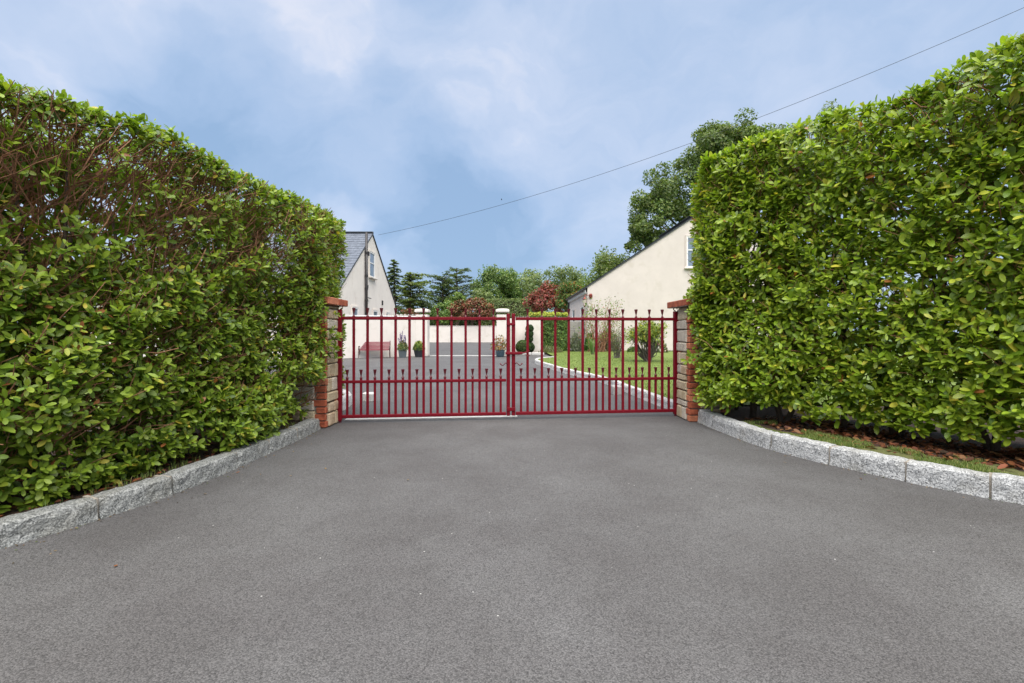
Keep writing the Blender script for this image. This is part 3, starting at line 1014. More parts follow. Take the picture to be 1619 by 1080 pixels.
    ro = ORIG[root.name]
    for c, j in enumerate(big):
        o = bpy.data.objects.new('leaf', variants[c % 12])
        COL.objects.link(o); o.parent = root
        dd = unit(D[j]); nn = NN[j]; ss = np.cross(dd, nn)
        mx = Matrix(((dd[0], -ss[0], nn[0], 0), (dd[1], -ss[1], nn[1], 0), (dd[2], -ss[2], nn[2], 0), (0, 0, 0, 1)))
        o.matrix_local = Matrix.Translation(Vector((lp[j] - ro) * U)) @ mx @ Matrix.Scale(float(Ln[j] * U), 4)
    # trunks
    nst = int(Ltot / .42)
    for i in range(nst):
        s0 = np.array([Ltot * (i + .5) / nst + rng.uniform(-.08, .08)])
        b0, n0 = face(s0, np.array([0.]), np.array([thick * rng.uniform(.3, .5)]))
        b0 = b0[0]; b0[2] = .05
        if not outside_pillars(b0[None], .08)[0]:
            continue
        mb = MB()
        r0 = rng.uniform(.022, .036)
        for k in range(rng.integers(2, 4)):
            tp = face(np.clip(s0 + rng.normal(0, .25), .1, Ltot - .1), np.array([rng.uniform(.75, .95)]), np.array([thick * rng.uniform(.25, .7)]))[0][0]
            ps = [b0 + (tp - b0) * f_ + rng.normal(0, .035, 3) * (f_ > 0) for f_ in np.linspace(0, 1, 6)]
            ps = [p_ for p_ in ps if outside_pillars(p_[None], .02)[0]]
            if len(ps) > 2:
                mb.tube(ps, list(np.linspace(r0, .006, len(ps))), 6, cap=False)
        mb.obj('stem', MATS['bark'], root, origin=b0, smooth=True)
    # twigs
    s = Ltot * rng.uniform(0, 1, n_twigs) ** .75; v = rng.uniform(.02, .95, n_twigs) ** .75
    st, N3 = face(s, v, rng.uniform(.10, .40, n_twigs))
    en = st + N3 * rng.uniform(.06, .36, (n_twigs, 1)) + np.stack([rng.normal(0, .11, n_twigs), rng.normal(0, .11, n_twigs), rng.uniform(.02, .30, n_twigs)], 1)
    pe, _ = face(s, np.clip(v + .08, 0, 1), np.full(n_twigs, -.03))
    ok = outside_pillars(en, .01) & outside_pillars(st, .01)
    over = ((en - pe) * N3).sum(1)
    en = en - N3 * np.clip(over, 0, None)[:, None]
    en[:, 2] = np.minimum(en[:, 2], np.minimum(zhi_near, zhi_far) + (st[:, 2] * 0) - .02 + np.abs(zhi_far - zhi_near) * np.clip(1 - 1.5 * s / Ltot, 0, 1))
    mb = MB()
    r0 = rng.uniform(.0022, .0056, n_twigs)
    twig_set(mb, st[ok], en[ok], r0[ok], r0[ok] * .45, rng, 3)
    mb.obj('twigs', MATS['twig_brown'], root, kind='stuff')
    return root


def bare_left(p, v, w, rng):
    n = vnoise(p, 2.6, 9) * .5 + vnoise(p, 5.9, 4) * .35
    up = np.clip((v - .55) / .14, 0, 1) * np.clip((.955 - v) / .03, 0, 1)
    near = np.clip(.42 + (w - .2) * 1.6, .42, 1)
    b = 1.0 - up * near * (.80 + .22 * n)
    b *= np.where(n < -.55, .35, 1)
    return np.clip(b, .06, 1)


def bare_right(p, v, w, rng):
    n = vnoise(p, 2.9, 2) * .5 + vnoise(p, 6.1, 7) * .4
    b = np.where(n < -.5, .75, 1.0)
    return b


LPOLY = [(-2.45, 6.1), (-2.06, 5.5), (-1.93, 5.0), (-1.885, 4.5), (-2.01, 3.9), (-2.10, 3.3), (-2.17, 2.8), (-2.29, 2.4), (-2.50, 2.05), (-2.83, 1.66), (-3.4, 1.15), (-4.0, .75)]
hedge(LPOLY, 1, .13, 2.225, 2.31, .95, .062, .47, 420, 'trimmed hedge with bare brown twigs showing in its upper half', [(0.130, 0.197, 0.017), (0.211, 0.282, 0.032), (0.072, 0.121, 0.015), (0.394, 0.336, 0.046), (0.278, 0.099, 0.035)], [.46, .30, .17, .045, .012], 11, bare_left, 6500, MATS['leaf_small'], lambda p: (p[:, 1] > 4.05) & (p[:, 2] < .50) & (p[:, 0] > -2.04), [(-2.2, -1.90, 4.46, 4.60, .62, 1.55, 150), (-2.2, -1.86, 4.50, 4.62, 1.15, 1.6, 90), (-1.86, -1.83, 4.7, 4.95, .7, 1.2, 4)])
RPOLY = [(2.75, 6.3), (2.24, 5.65), (1.96, 4.84), (2.06, 4.50), (2.34, 4.18), (2.60, 3.97), (2.85, 3.65), (3.25, 2.92), (3.68, 2.25), (4.4, 1.55), (5.5, 1.0)]
hedge(RPOLY, -1, .265, 2.93, 2.75, .95, .082, .43, 330, 'tall dense laurel hedge with glossy yellow green leaves', [(0.155, 0.230, 0.015), (0.255, 0.331, 0.029), (0.086, 0.144, 0.013), (0.500, 0.452, 0.058), (0.290, 0.104, 0.029)], [.48, .32, .14, .05, .006], 23, bare_right, 3600, MATS['leaf'], lambda p: (p[:, 2] > 1.45) & (p[:, 0] < .405 * p[:, 1]) & (p[:, 1] < 6), [(1.98, 2.3, 4.74, 4.90, .30, 1.0, 110), (1.93, 2.3, 4.74, 4.90, .9, 1.5, 130), (1.90, 1.96, 4.78, 4.9, 1.15, 1.4, 12), (1.87, 1.93, 4.8, 4.9, .65, .75, 3)])

# ------------------------------------------------------------------ verge grass and mulch
def band(q, d, side, lo, hi, z, s0, name, mat):
    t = np.gradient(d, axis=0); t /= np.linalg.norm(t, axis=1)[:, None]
    nm = np.stack([-t[:, 1], t[:, 0]], 1) * side
    ss = np.linspace(s0, q[-1], 120)
    at = lambda o: np.stack([np.interp(ss, q, d[:, 0]) + np.interp(ss, q, nm[:, 0]) * o, np.interp(ss, q, d[:, 1]) + np.interp(ss, q, nm[:, 1]) * o, np.full(len(ss), z)], 1)
    w = np.clip((ss - s0) / 1.2, .12, 1)
    a = at(np.full(len(ss), lo)); b = at(lo + (hi - lo) * w * (1 + .22 * vnoise(np.stack([ss, ss * .3, ss * 0], 1), 7) + .12 * vnoise(np.stack([ss, ss, ss * 0], 1), 19)))
    n = len(ss)
    mb = MB(); mb.add(list(a) + list(b), [((i, i + 1, n + i + 1, n + i) if side > 0 else (i + 1, i, n + i, n + i + 1)) for i in range(n - 1)])
    mb.obj(name, MATS[mat], None, kind='structure')


M('moss', (.10, .125, .030), .95, .35, 16, .7, 120, var2=(.17, .165, .055), dirt=((.07, .045, .024), 22, .55, .72))
band(KRq, KRd, 1, .131, .47, .110, .55, 'grass_strip', 'moss')


def blades(area_fn, n, hgt, wid, cols, wts, name, label, rng, parent=None):
    p = area_fn(n, rng); n = len(p)
    az = rng.uniform(0, 6.28, n); hh = hgt * rng.uniform(.45, 1.25, n); lean = rng.uniform(.1, .8, n)
    dr = np.stack([np.cos(az), np.sin(az), np.zeros(n)], 1); sd = np.stack([-np.sin(az), np.cos(az), np.zeros(n)], 1)
    z = np.array([0, 0, 1.])
    w = wid * rng.uniform(.7, 1.3, n)
    a = p - sd * w[:, None]; b = p + sd * w[:, None]
    m = p + z * (hh * .6)[:, None] + dr * (lean * hh * .3)[:, None]
    c = m + sd * (w * .7)[:, None]; d = m - sd * (w * .7)[:, None]
    t = p + z * hh[:, None] * (1 - .2 * lean)[:, None] + dr * (lean * hh * .8)[:, None]
    V = np.stack([a, b, c, d, t], 1).reshape(-1, 3)
    Fc = (np.arange(n)[:, None, None] * 5 + np.array([(0, 1, 2), (0, 2, 3), (3, 2, 4)])[None]).reshape(-1, 3)
    tint = pick_tints(n, cols, wts, rng, .25)
    T = np.ones((n, 5, 4)); T[:, :, :3] = tint[:, None]
    return npobj(name, V, Fc, MATS['blade'], parent, kind='stuff', tint=T.reshape(-1, 4))


def strip(q, d, side, lo, hi, z, s0, s1, pw=1.0):
    t = np.gradient(d, axis=0); t /= np.linalg.norm(t, axis=1)[:, None]
    nm = np.stack([-t[:, 1], t[:, 0]], 1) * side

    def f(n, rng):
        s = rng.uniform(s0, s1, n); o = lo + (hi - lo) * rng.uniform(0, 1, n) ** pw
        p = np.stack([np.interp(s, q, d[:, 0]) + np.interp(s, q, nm[:, 0]) * o, np.interp(s, q, d[:, 1]) + np.interp(s, q, nm[:, 1]) * o, np.full(n, z)], 1)
        k = vnoise(p, 4.0, 2) + vnoise(p, 9, 5) * .6 > -.55 + (o - lo) / (hi - lo) * .9
        return p[k]
    return f


GC = [(0.120, 0.176, 0.038), (0.213, 0.257, 0.068), (0.284, 0.257, 0.101), (0.071, 0.115, 0.027)]
r1 = np.random.default_rng(41)
blades(strip(KRq, KRd, 1, .135, .50, .108, .6, KRq[-1], 1.0), 42000, .030, .0016, GC, [.5, .3, .12, .08], 'grass', 'x', r1)
blades(strip(KLq, KLd, -1, .13, .30, .086, .2, 3.0, 1.6), 900, .05, .0016, GC, [.5, .3, .12, .08], 'grass', 'x', r1)


def lawn_pts(n, rng):
    p = np.stack([rng.uniform(.7, 5.5, n), 5.9 + rng.uniform(0, 1, n) ** 1.4 * 15, np.full(n, .09)], 1)
    edge = np.interp(p[:, 1], LWd[:, 1], LWd[:, 0]) + .12
    return p[p[:, 0] > edge]


blades(lawn_pts, 30000, .03, .0035, [(.10, .15, .022), (.14, .19, .032), (.07, .105, .02)], [.5, .3, .2], 'grass', 'x', r1)


def litter(fn, n, size, cols, wts, name, rng, zj=.02):
    p = fn(n, rng); n = len(p)
    p[:, 2] += rng.uniform(0, zj, n)
    az = rng.uniform(0, 6.28, n)
    D = np.stack([np.cos(az), np.sin(az), rng.normal(0, .25, n)], 1)
    Nn = np.stack([rng.normal(0, .4, n), rng.normal(0, .4, n), np.ones(n)], 1)
    L_ = size * rng.uniform(.5, 1.3, n)
    V, Fc, T = leaf_arrays(p, D, Nn, L_, L_ * .5, rng.uniform(-.2, .3, n), pick_tints(n, cols, wts, rng, .3))
    return npobj(name, V, Fc, MATS['dry_leaf'], None, smooth=True, tint=T, kind='stuff')


DRY = [(.17, .055, .022), (.10, .032, .016), (.26, .12, .05), (.05, .025, .014)]


def mul_r(n, rng):
    f = strip(KRq, KRd, 1, .20, 1.0, .106, .4, KRq[-1], 1.0)
    t = np.gradient(KRd, axis=0); t /= np.linalg.norm(t, axis=1)[:, None]
    nm = np.stack([-t[:, 1], t[:, 0]], 1)
    s = rng.uniform(.4, KRq[-1], n); o = rng.uniform(.0, 1, n) ** .7 * .85 + .27
    return np.stack([np.interp(s, KRq, KRd[:, 0]) + np.interp(s, KRq, nm[:, 0]) * o, np.interp(s, KRq, KRd[:, 1]) + np.interp(s, KRq, nm[:, 1]) * o, np.full(n, .106)], 1)


def mul_l(n, rng):
    t = np.gradient(KLd, axis=0); t /= np.linalg.norm(t, axis=1)[:, None]
    nm = -np.stack([-t[:, 1], t[:, 0]], 1)
    s = rng.uniform(.4, KLq[-1], n); o = rng.uniform(.14, .8, n)
    return np.stack([np.interp(s, KLq, KLd[:, 0]) + np.interp(s, KLq, nm[:, 0]) * o, np.interp(s, KLq, KLd[:, 1]) + np.interp(s, KLq, nm[:, 1]) * o, np.full(n, .09)], 1)


litter(mul_r, 3600, .055, DRY, [.4, .3, .15, .15], 'leaf_litter', r1)
def foot(q, d, side):
    t = np.gradient(d, axis=0); t /= np.linalg.norm(t, axis=1)[:, None]
    nm = np.stack([-t[:, 1], t[:, 0]], 1) * side

    def f(n, rng):
        s = rng.uniform(.1, q[-1], n); o = -.004 - np.abs(rng.normal(0, .035, n)) - (rng.uniform(0, 1, n) < .12) * rng.uniform(0, .25, n)
        return np.stack([np.interp(s, q, d[:, 0]) + np.interp(s, q, nm[:, 0]) * o, np.interp(s, q, d[:, 1]) + np.interp(s, q, nm[:, 1]) * o, np.full(n, .003)], 1)
    return f


GRIT = [(.10, .065, .035), (.05, .04, .03), (.16, .11, .06), (.07, .085, .03)]
litter(foot(KRq, KRd, 1), 420, .012, GRIT, [1, 1, 1, .6], 'leaf_debris', r1, .004)
litter(foot(KLq, KLd, -1), 520, .012, GRIT, [1, 1, 1, .6], 'leaf_debris', r1, .004)
litter(mul_l, 1500, .05, DRY, [.35, .35, .1, .2], 'leaf_litter', r1)

# single dead leaves lying on the tarmac
FL = [(185, 893, 'orange', 'dead orange leaf alone on open tarmac, nearest the camera on the left'),
      (373, 748, 'orange', 'orange leaf lying against the foot of the dark kerb'),
      (322, 781, 'tan', 'tan leaf on the tarmac just off the dark kerb'),
      (515, 742, 'tan', 'tan leaf out on the tarmac in front of the left gate pillar'),
      (462, 752, 'tan', 'tan leaf on the tarmac between the dark kerb and the leaf before the pillar'),
      (1244, 732, 'tan', 'pale tan leaf close to a joint of the pale kerb, the one nearer the gate'),
      (1364, 757, 'orange', 'orange leaf at the foot of the pale kerb'),
      (645, 758, 'tan', 'tan leaf in the middle of the tarmac before the left gate leaf'),
      (520, 677, 'orange', 'orange leaf at the foot of the left gate pillar')]
for i, (px, py, c, lb) in enumerate(FL):
    g_ = G(px, py, .003)
    az = random.uniform(0, 6.28); ln = random.uniform(.018, .026)
    V, Fc, T = leaf_arrays(g_[None], np.array([[math.cos(az), math.sin(az), .06]]), np.array([[.1, .1, 1.]]), np.array([ln]), np.array([ln * .55]), np.array([-.08]), np.array([(.19, .07, .025) if c == 'orange' else (.20, .13, .05)]))
    V[:, 2] += .003 - V[:, 2].min() + .001
    npobj('fallen_leaf', V, Fc, MATS['dry_leaf'], None, origin=g_, smooth=True, tint=T, label=lb, cat='leaf', group='dead leaves on the tarmac')

# ------------------------------------------------------------------ yard walls
def wall_seg(mb, a, b, z1, th=.2, z0=-.05):
    a, b = np.array(a, float), np.array(b, float); d_ = b - a; l_ = np.linalg.norm(d_); d_ /= l_
    mb.bev(((a[0] + b[0]) / 2, (a[1] + b[1]) / 2, (z0 + z1) / 2), (l_, th, z1 - z0), .012, u=(*d_, 0), n=(-d_[1], d_[0], 0))


def scallops(root, a, b, z, n, mat, r=.075):
    a, b = np.array(a, float), np.array(b, float)
    d_ = unit(b - a)
    prof = [(math.cos(t) * r, max(0, math.sin(t)) * r * 1.35) for t in np.linspace(0, math.pi, 9)]
    mb = MB()
    mb.prism([np.array([d_[0] * x, d_[1] * x, zz]) for x, zz in prof], np.array([-d_[1], d_[0], 0]) * .07)
    me = local_mesh('scallop_stone', mb, mat)
    for i in range(n):
        p = a + (b - a) * (i + .5) / n
        piece('scallop_stone', me, root, (p[0], p[1], z))


def yard_pillar(c, w, zt, label):
    root = thing('wall_pillar', (c[0], c[1], 0), label, 'pillar', 'rendered pillars of the yard opening')
    mb = MB(); mb.bev((c[0], c[1], zt / 2 - .05), (w, w, zt - .1), .012)
    mb.obj('shaft', MATS['render_white'], root)
    mb = MB(); mb.bev((c[0], c[1], zt + .055), (w + .07, w + .07, .11), .02)
    mb.lathe((c[0], c[1], zt + .11), [(0, (w + .05) * .70), (.03, (w) * .55), (.045, .1)], 4, rot=math.pi / 4)
    mb.obj('cap', MATS['render_white'], root)


A0, A1 = (-7.6, 16.75), (-3.96, 19.05)
root = thing('garden_wall', (-5.5, 18, 0), 'cream rendered yard wall behind the bench and left of the opening', 'wall')
mb = MB(); wall_seg(mb, (-12, 14.0), A0, 1.58); wall_seg(mb, A0, A1, 1.63)
mb.obj('rendered_wall', MATS['render_white'], root)
mb = MB(); wall_seg(mb, np.array(A0) + .001, A1, 1.655, .23, 1.627)
mb.obj('coping', MATS['white_paint'], root)
scallops(root, (-5.05, 18.42), (-4.05, 19.05), 1.655, 7, MATS['block_grey'], .07)
yard_pillar((-3.76, 19.15), .50, 1.83, 'cream yard pillar beside the black planter')
yard_pillar((-.39, 19.15), .50, 1.83, 'cream yard pillar seen behind the meeting stiles of the gate')
B0, B1 = (-.12, 21.4), (1.45, 21.4)
root = thing('garden_wall', (.4, 19.9, 0), 'short cream wall right of the opening, behind the ball shrub', 'wall')
mb = MB(); wall_seg(mb, B0, B1, 1.64); wall_seg(mb, (-.22, 19.3), (-.22, 21.5), 1.64)
mb.obj('rendered_wall', MATS['render_white'], root)
scallops(root, (.1, 21.4), (.85, 21.4), 1.64, 6, MATS['concrete'], .07)
root = thing('garden_wall', (-3, 46.3, 0), 'low cream wall closing the far end of the yard under the red shrub', 'wall')
mb = MB(); mb.bev((-4, 46.3, .8), (16, .25, 1.66), .02)
mb.obj('rendered_wall', MATS['render_white'], root)
mb = MB(); mb.bev((-4, 46.3, 1.65), (16, .31, .05), .01)
mb.obj('coping', MATS['render_white'], root)
# block wall beside the right house
root = thing('block_wall', (2.95, 23.6, 0), 'grey block wall between clipped hedge and house corner', 'wall')
for r_ in range(4):
    for c_ in range(3):
        x = 2.55 + c_ * .52 + (r_ % 2) * .26 - .13
        mb = MB(); mb.bev((x, 23.6, .2 + r_ * .40 - .03), (.505, .2, .385), .012, jit=.004)
        mb.obj('block', MATS['block_grey'], root, origin=(x, 23.6, .2 + r_ * .4))

# ------------------------------------------------------------------ houses
def window(root, c, w, h, u, n, sill=True, wall='render_cream'):
    """c: centre on the wall plane, u along the wall, n outward normal"""
    c, u, n = (np.array(q, float) for q in (c, u, n)); z = np.array([0, 0, 1.])
    mb = MB(); fw = .06
    for s in (-1, 1):
        mb.bev(c + u * s * (w / 2 - fw / 2) + n * .012, (fw, .05, h), .006, u, n)
        mb.bev(c + z * s * (h / 2 - fw / 2) + n * .012, (w - 2 * fw, .05, fw), .006, u, n)
    mb.bev(c + n * .013 + z * h * .06, (w - 2 * fw, .045, .05), .006, u, n)
    fr = mb.obj('window', MATS['white_paint'], root, origin=c)
    mb = MB(); mb.box(c + n * .0, (w - 2 * fw + .01, .012, h - 2 * fw + .01), u, n)
    mb.obj('pane', MATS['glass_dark'], fr, origin=c)
    # recess reveal
    mb = MB()
    for s in (-1, 1):
        mb.box(c + u * s * (w / 2 + .035) + n * .022, (.07, .05, h + .14), u, n)
    mb.box(c + z * (h / 2 + .035) + n * .022, (w, .05, .07), u, n)
    mb.obj('window_surround', MATS[wall], fr, origin=c)
    if sill:
        mb = MB(); mb.bev(c - z * (h / 2 + .04) + n * .07, (w + .24, .16, .07), .012, u, n)
        mb.obj('sill', MATS['render_white'], fr, origin=c)
    return fr


def slate_roof(root, e0, e1, r0, r1, th=.03, step=.24, mat='slate', name='slate'):
    """courses of slates from eave (e0-e1) to ridge (r0-r1)"""
    e0, e1, r0, r1 = (np.array(q, float) for q in (e0, e1, r0, r1))
    ul = np.linalg.norm(e1 - e0); u = (e1 - e0) / ul
    s = r0 - e0; sl = np.linalg.norm(s); s = s / sl
    n = np.cross(u, s); n = n if n[2] > 0 else -n
    nr = int(sl / step); st = sl / nr
    mb = MB()
    for i in range(nr):
        off = (i % 2) * .14
        x = -off
        while x < ul:
            a, b = max(0, x), min(ul, x + .28)
            if b - a > .02:
                lift = random.uniform(0, .004)
                c = e0 + u * (a + b) / 2 + s * (i * st + st * .60)
                w_ = unit(s * 1.0 + n * (-.045))
                nn = np.cross(u, w_); nn = nn if nn @ n > 0 else -nn
                mb.box(c + nn * (.014 + lift), (b - a - .006, .012, st * 1.22), u=u, n=nn, w=w_)
            x += .28
    mb.obj('slates', MATS[mat], root, kind='stuff')


# left house: gable faces +X
GX = -6.84
yn, yf, yr = 17.95, 26.6, 22.28
ze, zr = 2.66, 5.77
root = thing('house', (-11, 22.3, 0), 'cream house on the left with grey slate roof and dark gable pipe', 'house', 'houses beside the yard')
mb = MB()
mb.prism([(GX, yn, 0), (GX, yf, 0), (GX, yf, ze), (GX, yr, zr), (GX, yn, ze)], (-11, 0, 0))
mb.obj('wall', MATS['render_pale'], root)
sl_ = (zr - ze) / (yr - yn)
slate_roof(root, (GX + .04, yn - .28, ze - .28 * sl_ + .05), (GX - 11.1, yn - .28, ze - .28 * sl_ + .05), (GX + .04, yr, zr + .06), (GX - 11.1, yr, zr + .06))
slate_roof(root, (GX + .04, yf + .28, ze - .28 * sl_ + .05), (GX - 11.1, yf + .28, ze - .28 * sl_ + .05), (GX + .04, yr, zr + .06), (GX - 11.1, yr, zr + .06), step=.6)
mb = MB()
for sgn, y_ in ((-1, yn), (1, yf)):
    a = np.array([GX + .02, y_ + sgn * .28, ze - .28 * sl_ + .015]); b = np.array([GX + .02, yr, zr + .02])
    d_ = unit(b - a); mb.box((a + b) / 2 + np.array([.012, 0, .012]), (.03, np.linalg.norm(b - a), .05), u=(1, 0, 0), n=d_, w=np.cross((1, 0, 0), d_))
mb.obj('verge_trim', MATS['slate_dark'], root)
mb = MB(); mb.tube([(GX + .05, yr, zr + .09), (GX - 11.1, yr, zr + .09)], .07, 8)
mb.obj('ridge', MATS['slate_dark'], root)
mb = MB(); mb.tube([(GX + .03, yn - .34, ze - .26), (GX - 11, yn - .34, ze - .26)], .07, 8)
mb.obj('gutter', MATS['pipe_dark'], root)
mb = MB(); mb.box((GX - 5.5, yn - .12, ze - .22), (11, .3, .04))
mb.obj('soffit', MATS['pipe_dark'], root)
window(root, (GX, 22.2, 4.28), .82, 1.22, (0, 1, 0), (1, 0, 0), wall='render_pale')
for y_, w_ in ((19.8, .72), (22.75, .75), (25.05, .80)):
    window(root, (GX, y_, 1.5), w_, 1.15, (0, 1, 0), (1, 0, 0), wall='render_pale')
yp = 21.12
pipe = MB(); pipe.tube([(GX + .09, yp, .0), (GX + .09, yp, 5.62)], .062, 10)
po = pipe.obj('soil_pipe', MATS['pipe_dark'], root, smooth=True)
for z_ in (4.68, 3.62, 3.02, 2.48):
    mb = MB(); mb.lathe((GX + .09, yp, z_), [(-.05, .078), (.05, .078)], 10)
    mb.obj('collar', MATS['pipe_dark'], po)
mb = MB(); mb.tube([(GX + .09, yp, 2.62), (GX + .07, yp + .75, 2.62)], .022, 6)
mb.tube([(GX + .09, yp, 3.05), (GX + .09, yp + .22, 3.08), (GX + .09, yp + .22, 3.2)], .03, 6)
mb.obj('branch_pipe', MATS['pipe_dark'], po)
mb = MB(); mb.bev((GX + .05, 21.55, 4.72), (.08, .12, .2), .012)
mb.obj('alarm_box', MATS['pipe_dark'], root)
mb = MB(); mb.bev((GX + .03, 23.95, 2.55), (.06, .12, .24), .012)
mb.obj('vent', MATS['pipe_dark'], root)

# right house: gable faces the camera
HY = 22.8
hx0, hxr, hx1 = 3.78, 9.75, 15.7
hz0 = 3.26; hs = .655; hzr = hz0 + hs * (hxr - hx0)
root = thing('house', (9.75, 27, 0), 'large cream gable of the house behind the lawn', 'house', 'houses beside the yard')
mb = MB()
mb.prism([(hx0, HY, 0), (hx1, HY, 0), (hx1, HY, hz0), (hxr, HY, hzr), (hx0, HY, hz0)], (0, 7.2, 0))
mb.obj('wall', MATS['render_cream'], root)
slate_roof(root, (hx0 - .16, HY - .05, hz0 - .10 + .02), (hx0 - .16, HY + 7.25, hz0 - .10 + .02), (hxr, HY - .05, hzr + .05), (hxr, HY + 7.25, hzr + .05), mat='slate_dark', step=.4)
slate_roof(root, (hx1 + .16, HY - .05, hz0 - .08), (hx1 + .16, HY + 7.25, hz0 - .08), (hxr, HY - .05, hzr + .05), (hxr, HY + 7.25, hzr + .05), mat='slate_dark', step=.8)
mb = MB()
for sx, xx in ((-1, hx0), (1, hx1)):
    a = np.array([xx + sx * .16, HY - .025, hz0 - .16 * hs + .02]); b = np.array([hxr, HY - .025, hzr + .022])
    d_ = unit(b - a); mb.box((a + b) / 2, (np.linalg.norm(b - a), .05, .034), u=d_, n=(0, 1, 0), w=np.cross(d_, (0, 1, 0)))
mb.obj('verge_trim', MATS['slate_dark'], root)
mb = MB(); mb.box((hx0 - .10, HY + 3.6, hz0 - .19), (.03, 7.1, .17)); mb.box((hx0 - .05, HY + 3.6, hz0 - .29), (.1, 7.1, .02))
mb.obj('fascia', MATS['white_paint'], root)
mb = MB(); mb.tube([(hx0 - .19, HY, hz0 - .12), (hx0 - .19, HY + 7.2, hz0 - .12)], .055, 8)
mb.tube([(hx0 - .07, HY + 7.05, hz0 - .2), (hx0 - .07, HY + 7.05, 0)], .05, 8)
mb.obj('gutter', MATS['pipe_dark'], root)
for y_, in ((HY + 1.6,), (HY + 5.0,)):
    window(root, (hx0, y_, 1.72), 1.15, 1.35, (0, -1, 0), (-1, 0, 0))
window(root, (9.35, HY, 5.02), 1.22, 1.55, (1, 0, 0), (0, -1, 0))
mb = MB(); mb.box((6.02, HY - .012, 1.6), (.05, .03, .09))
mb.obj('vent', MATS['render_white'], root)

# wall lantern on the corner
lc = P(924.5, 478, 22.55)
root = thing('wall_lantern', lc, 'copper coach lantern hung at the corner of the large cream gable', 'lantern')
mb = MB()
mb.lathe(lc + (0, 0, .13), [(0, .10), (.04, .11), (.10, .05), (.15, .02), (.19, .012)], 8)
mb.obj('cap', MATS['lamp_copper'], root)
mb = MB(); mb.lathe(lc + (0, 0, -.19), [(-.06, .012), (-.02, .03), (.0, .055), (.02, .06)], 8)
mb.obj('base', MATS['lamp_copper'], root)
mb = MB(); mb.lathe(lc, [(-.17, .052), (.13, .095)], 6)
lg = mb.obj('lamp_glass', MATS['lamp_glass'], root)
mb = MB()
for k in range(6):
    t = k * math.pi / 3
    mb.tube([lc + (.054 * math.cos(t), .054 * math.sin(t), -.17), lc + (.098 * math.cos(t), .098 * math.sin(t), .13)], .007, 4)
mb.obj('glazing_bars', MATS['lamp_copper'], root)
bc = P(934, 468, 22.74)
mb = MB(); mb.tube([lc + (0, 0, .31), lc + (.05, .03, .36), lc + (.2, .1, .36), bc + (0, 0, .02)], .018, 6)
mb.lathe(bc + (0, 0, -.12), [(0, .05), (.06, .085), (.18, .085), (.24, .05)], 8, sy=.5)
mb.obj('bracket', MATS['lamp_copper'], root)

# ------------------------------------------------------------------ bench
bc = np.array([-5.37, 17.45, 0.0])
wd_ = unit(np.array(A1) - np.array(A0)); bu = np.array([*wd_, 0]); bn = np.array([-wd_[1], wd_[0], 0])   # bn points to the wall
bc = np.array([(592.5 - CX) / F * 17.72, 17.72, 0])
bu = unit(bu * .45 + np.array([.75, 0, 0])); bn = np.array([-bu[1], bu[0], 0])
root = thing('garden_bench', bc, 'dark red slatted garden bench with cast iron ends', 'bench')
bp = lambda s, n, z: bc + bu * s + bn * n + np.array([0, 0, z])
for i in range(6):
    z = .335 + i * .053; n = .10 + (z - .33) * .26
    mb = MB(); mb.bev(bp(0, n, z), (1.12, .018, .042), .004, u=bu, n=unit(bn + np.array([0, 0, -.26])), w=unit(bn * .26 + np.array([0, 0, 1])))
    mb.obj('back_slat', MATS['bench_wood'], root, origin=bp(0, n, z))
for i in range(5):
    n = -.22 + i * .065
    mb = MB(); mb.bev(bp(0, n, .305), (1.12, .052, .018), .004, u=bu, n=bn)
    mb.obj('seat_slat', MATS['bench_wood'], root, origin=bp(0, n, .305))
for sgn in (-1, 1):
    s = sgn * .57
    mb = MB()
    mb.tube([bp(s, -.25, .0), bp(s, -.21, .10), bp(s, -.235, .22), bp(s, -.2, .295), bp(s, -.02, .29), bp(s, .09, .30)], .016, 6)
    mb.tube([bp(s, .19, .0), bp(s, .12, .12), bp(s, .08, .24), bp(s, .10, .33), bp(s, .20, .66)], .016, 6)
    mb.tube([bp(s, -.22, .29), bp(s, -.26, .38), bp(s, -.24, .45), bp(s, -.1, .46), bp(s, .0, .43), bp(s, .11, .44)], .016, 6)
    mb.tube([bp(s, -.15, .30), bp(s, -.1, .38), bp(s, -.04, .35), bp(s, -.08, .31)], .01, 5)
    mb.tube([bp(s, -.2, .2), bp(s, -.08, .13), bp(s, .1, .17)], .012, 5)
    mb.obj('end_frame', MATS['cast_iron'], root)

# ------------------------------------------------------------------ shrubs, pots and trees
QF = np.array([(0, 1, 2), (0, 2, 3)])


def quads(Pp, D, Nn, Ln, Wd, tint):
    D = unit(D); Nn = unit(Nn - (Nn * D).sum(1, keepdims=True) * D); S = np.cross(D, Nn)
    l2, w2 = (Ln * .5)[:, None], (Wd * .5)[:, None]
    V = np.stack([Pp - D * l2, Pp + S * w2 + Nn * w2 * .25, Pp + D * l2, Pp - S * w2 + Nn * w2 * .25], 1).reshape(-1, 3)
    n = len(Pp)
    Fc = (np.arange(n)[:, None, None] * 4 + QF[None]).reshape(-1, 3)
    T = np.ones((n, 4, 4)); T[:, :, :3] = tint[:, None]
    return V, Fc, T.reshape(-1, 4)


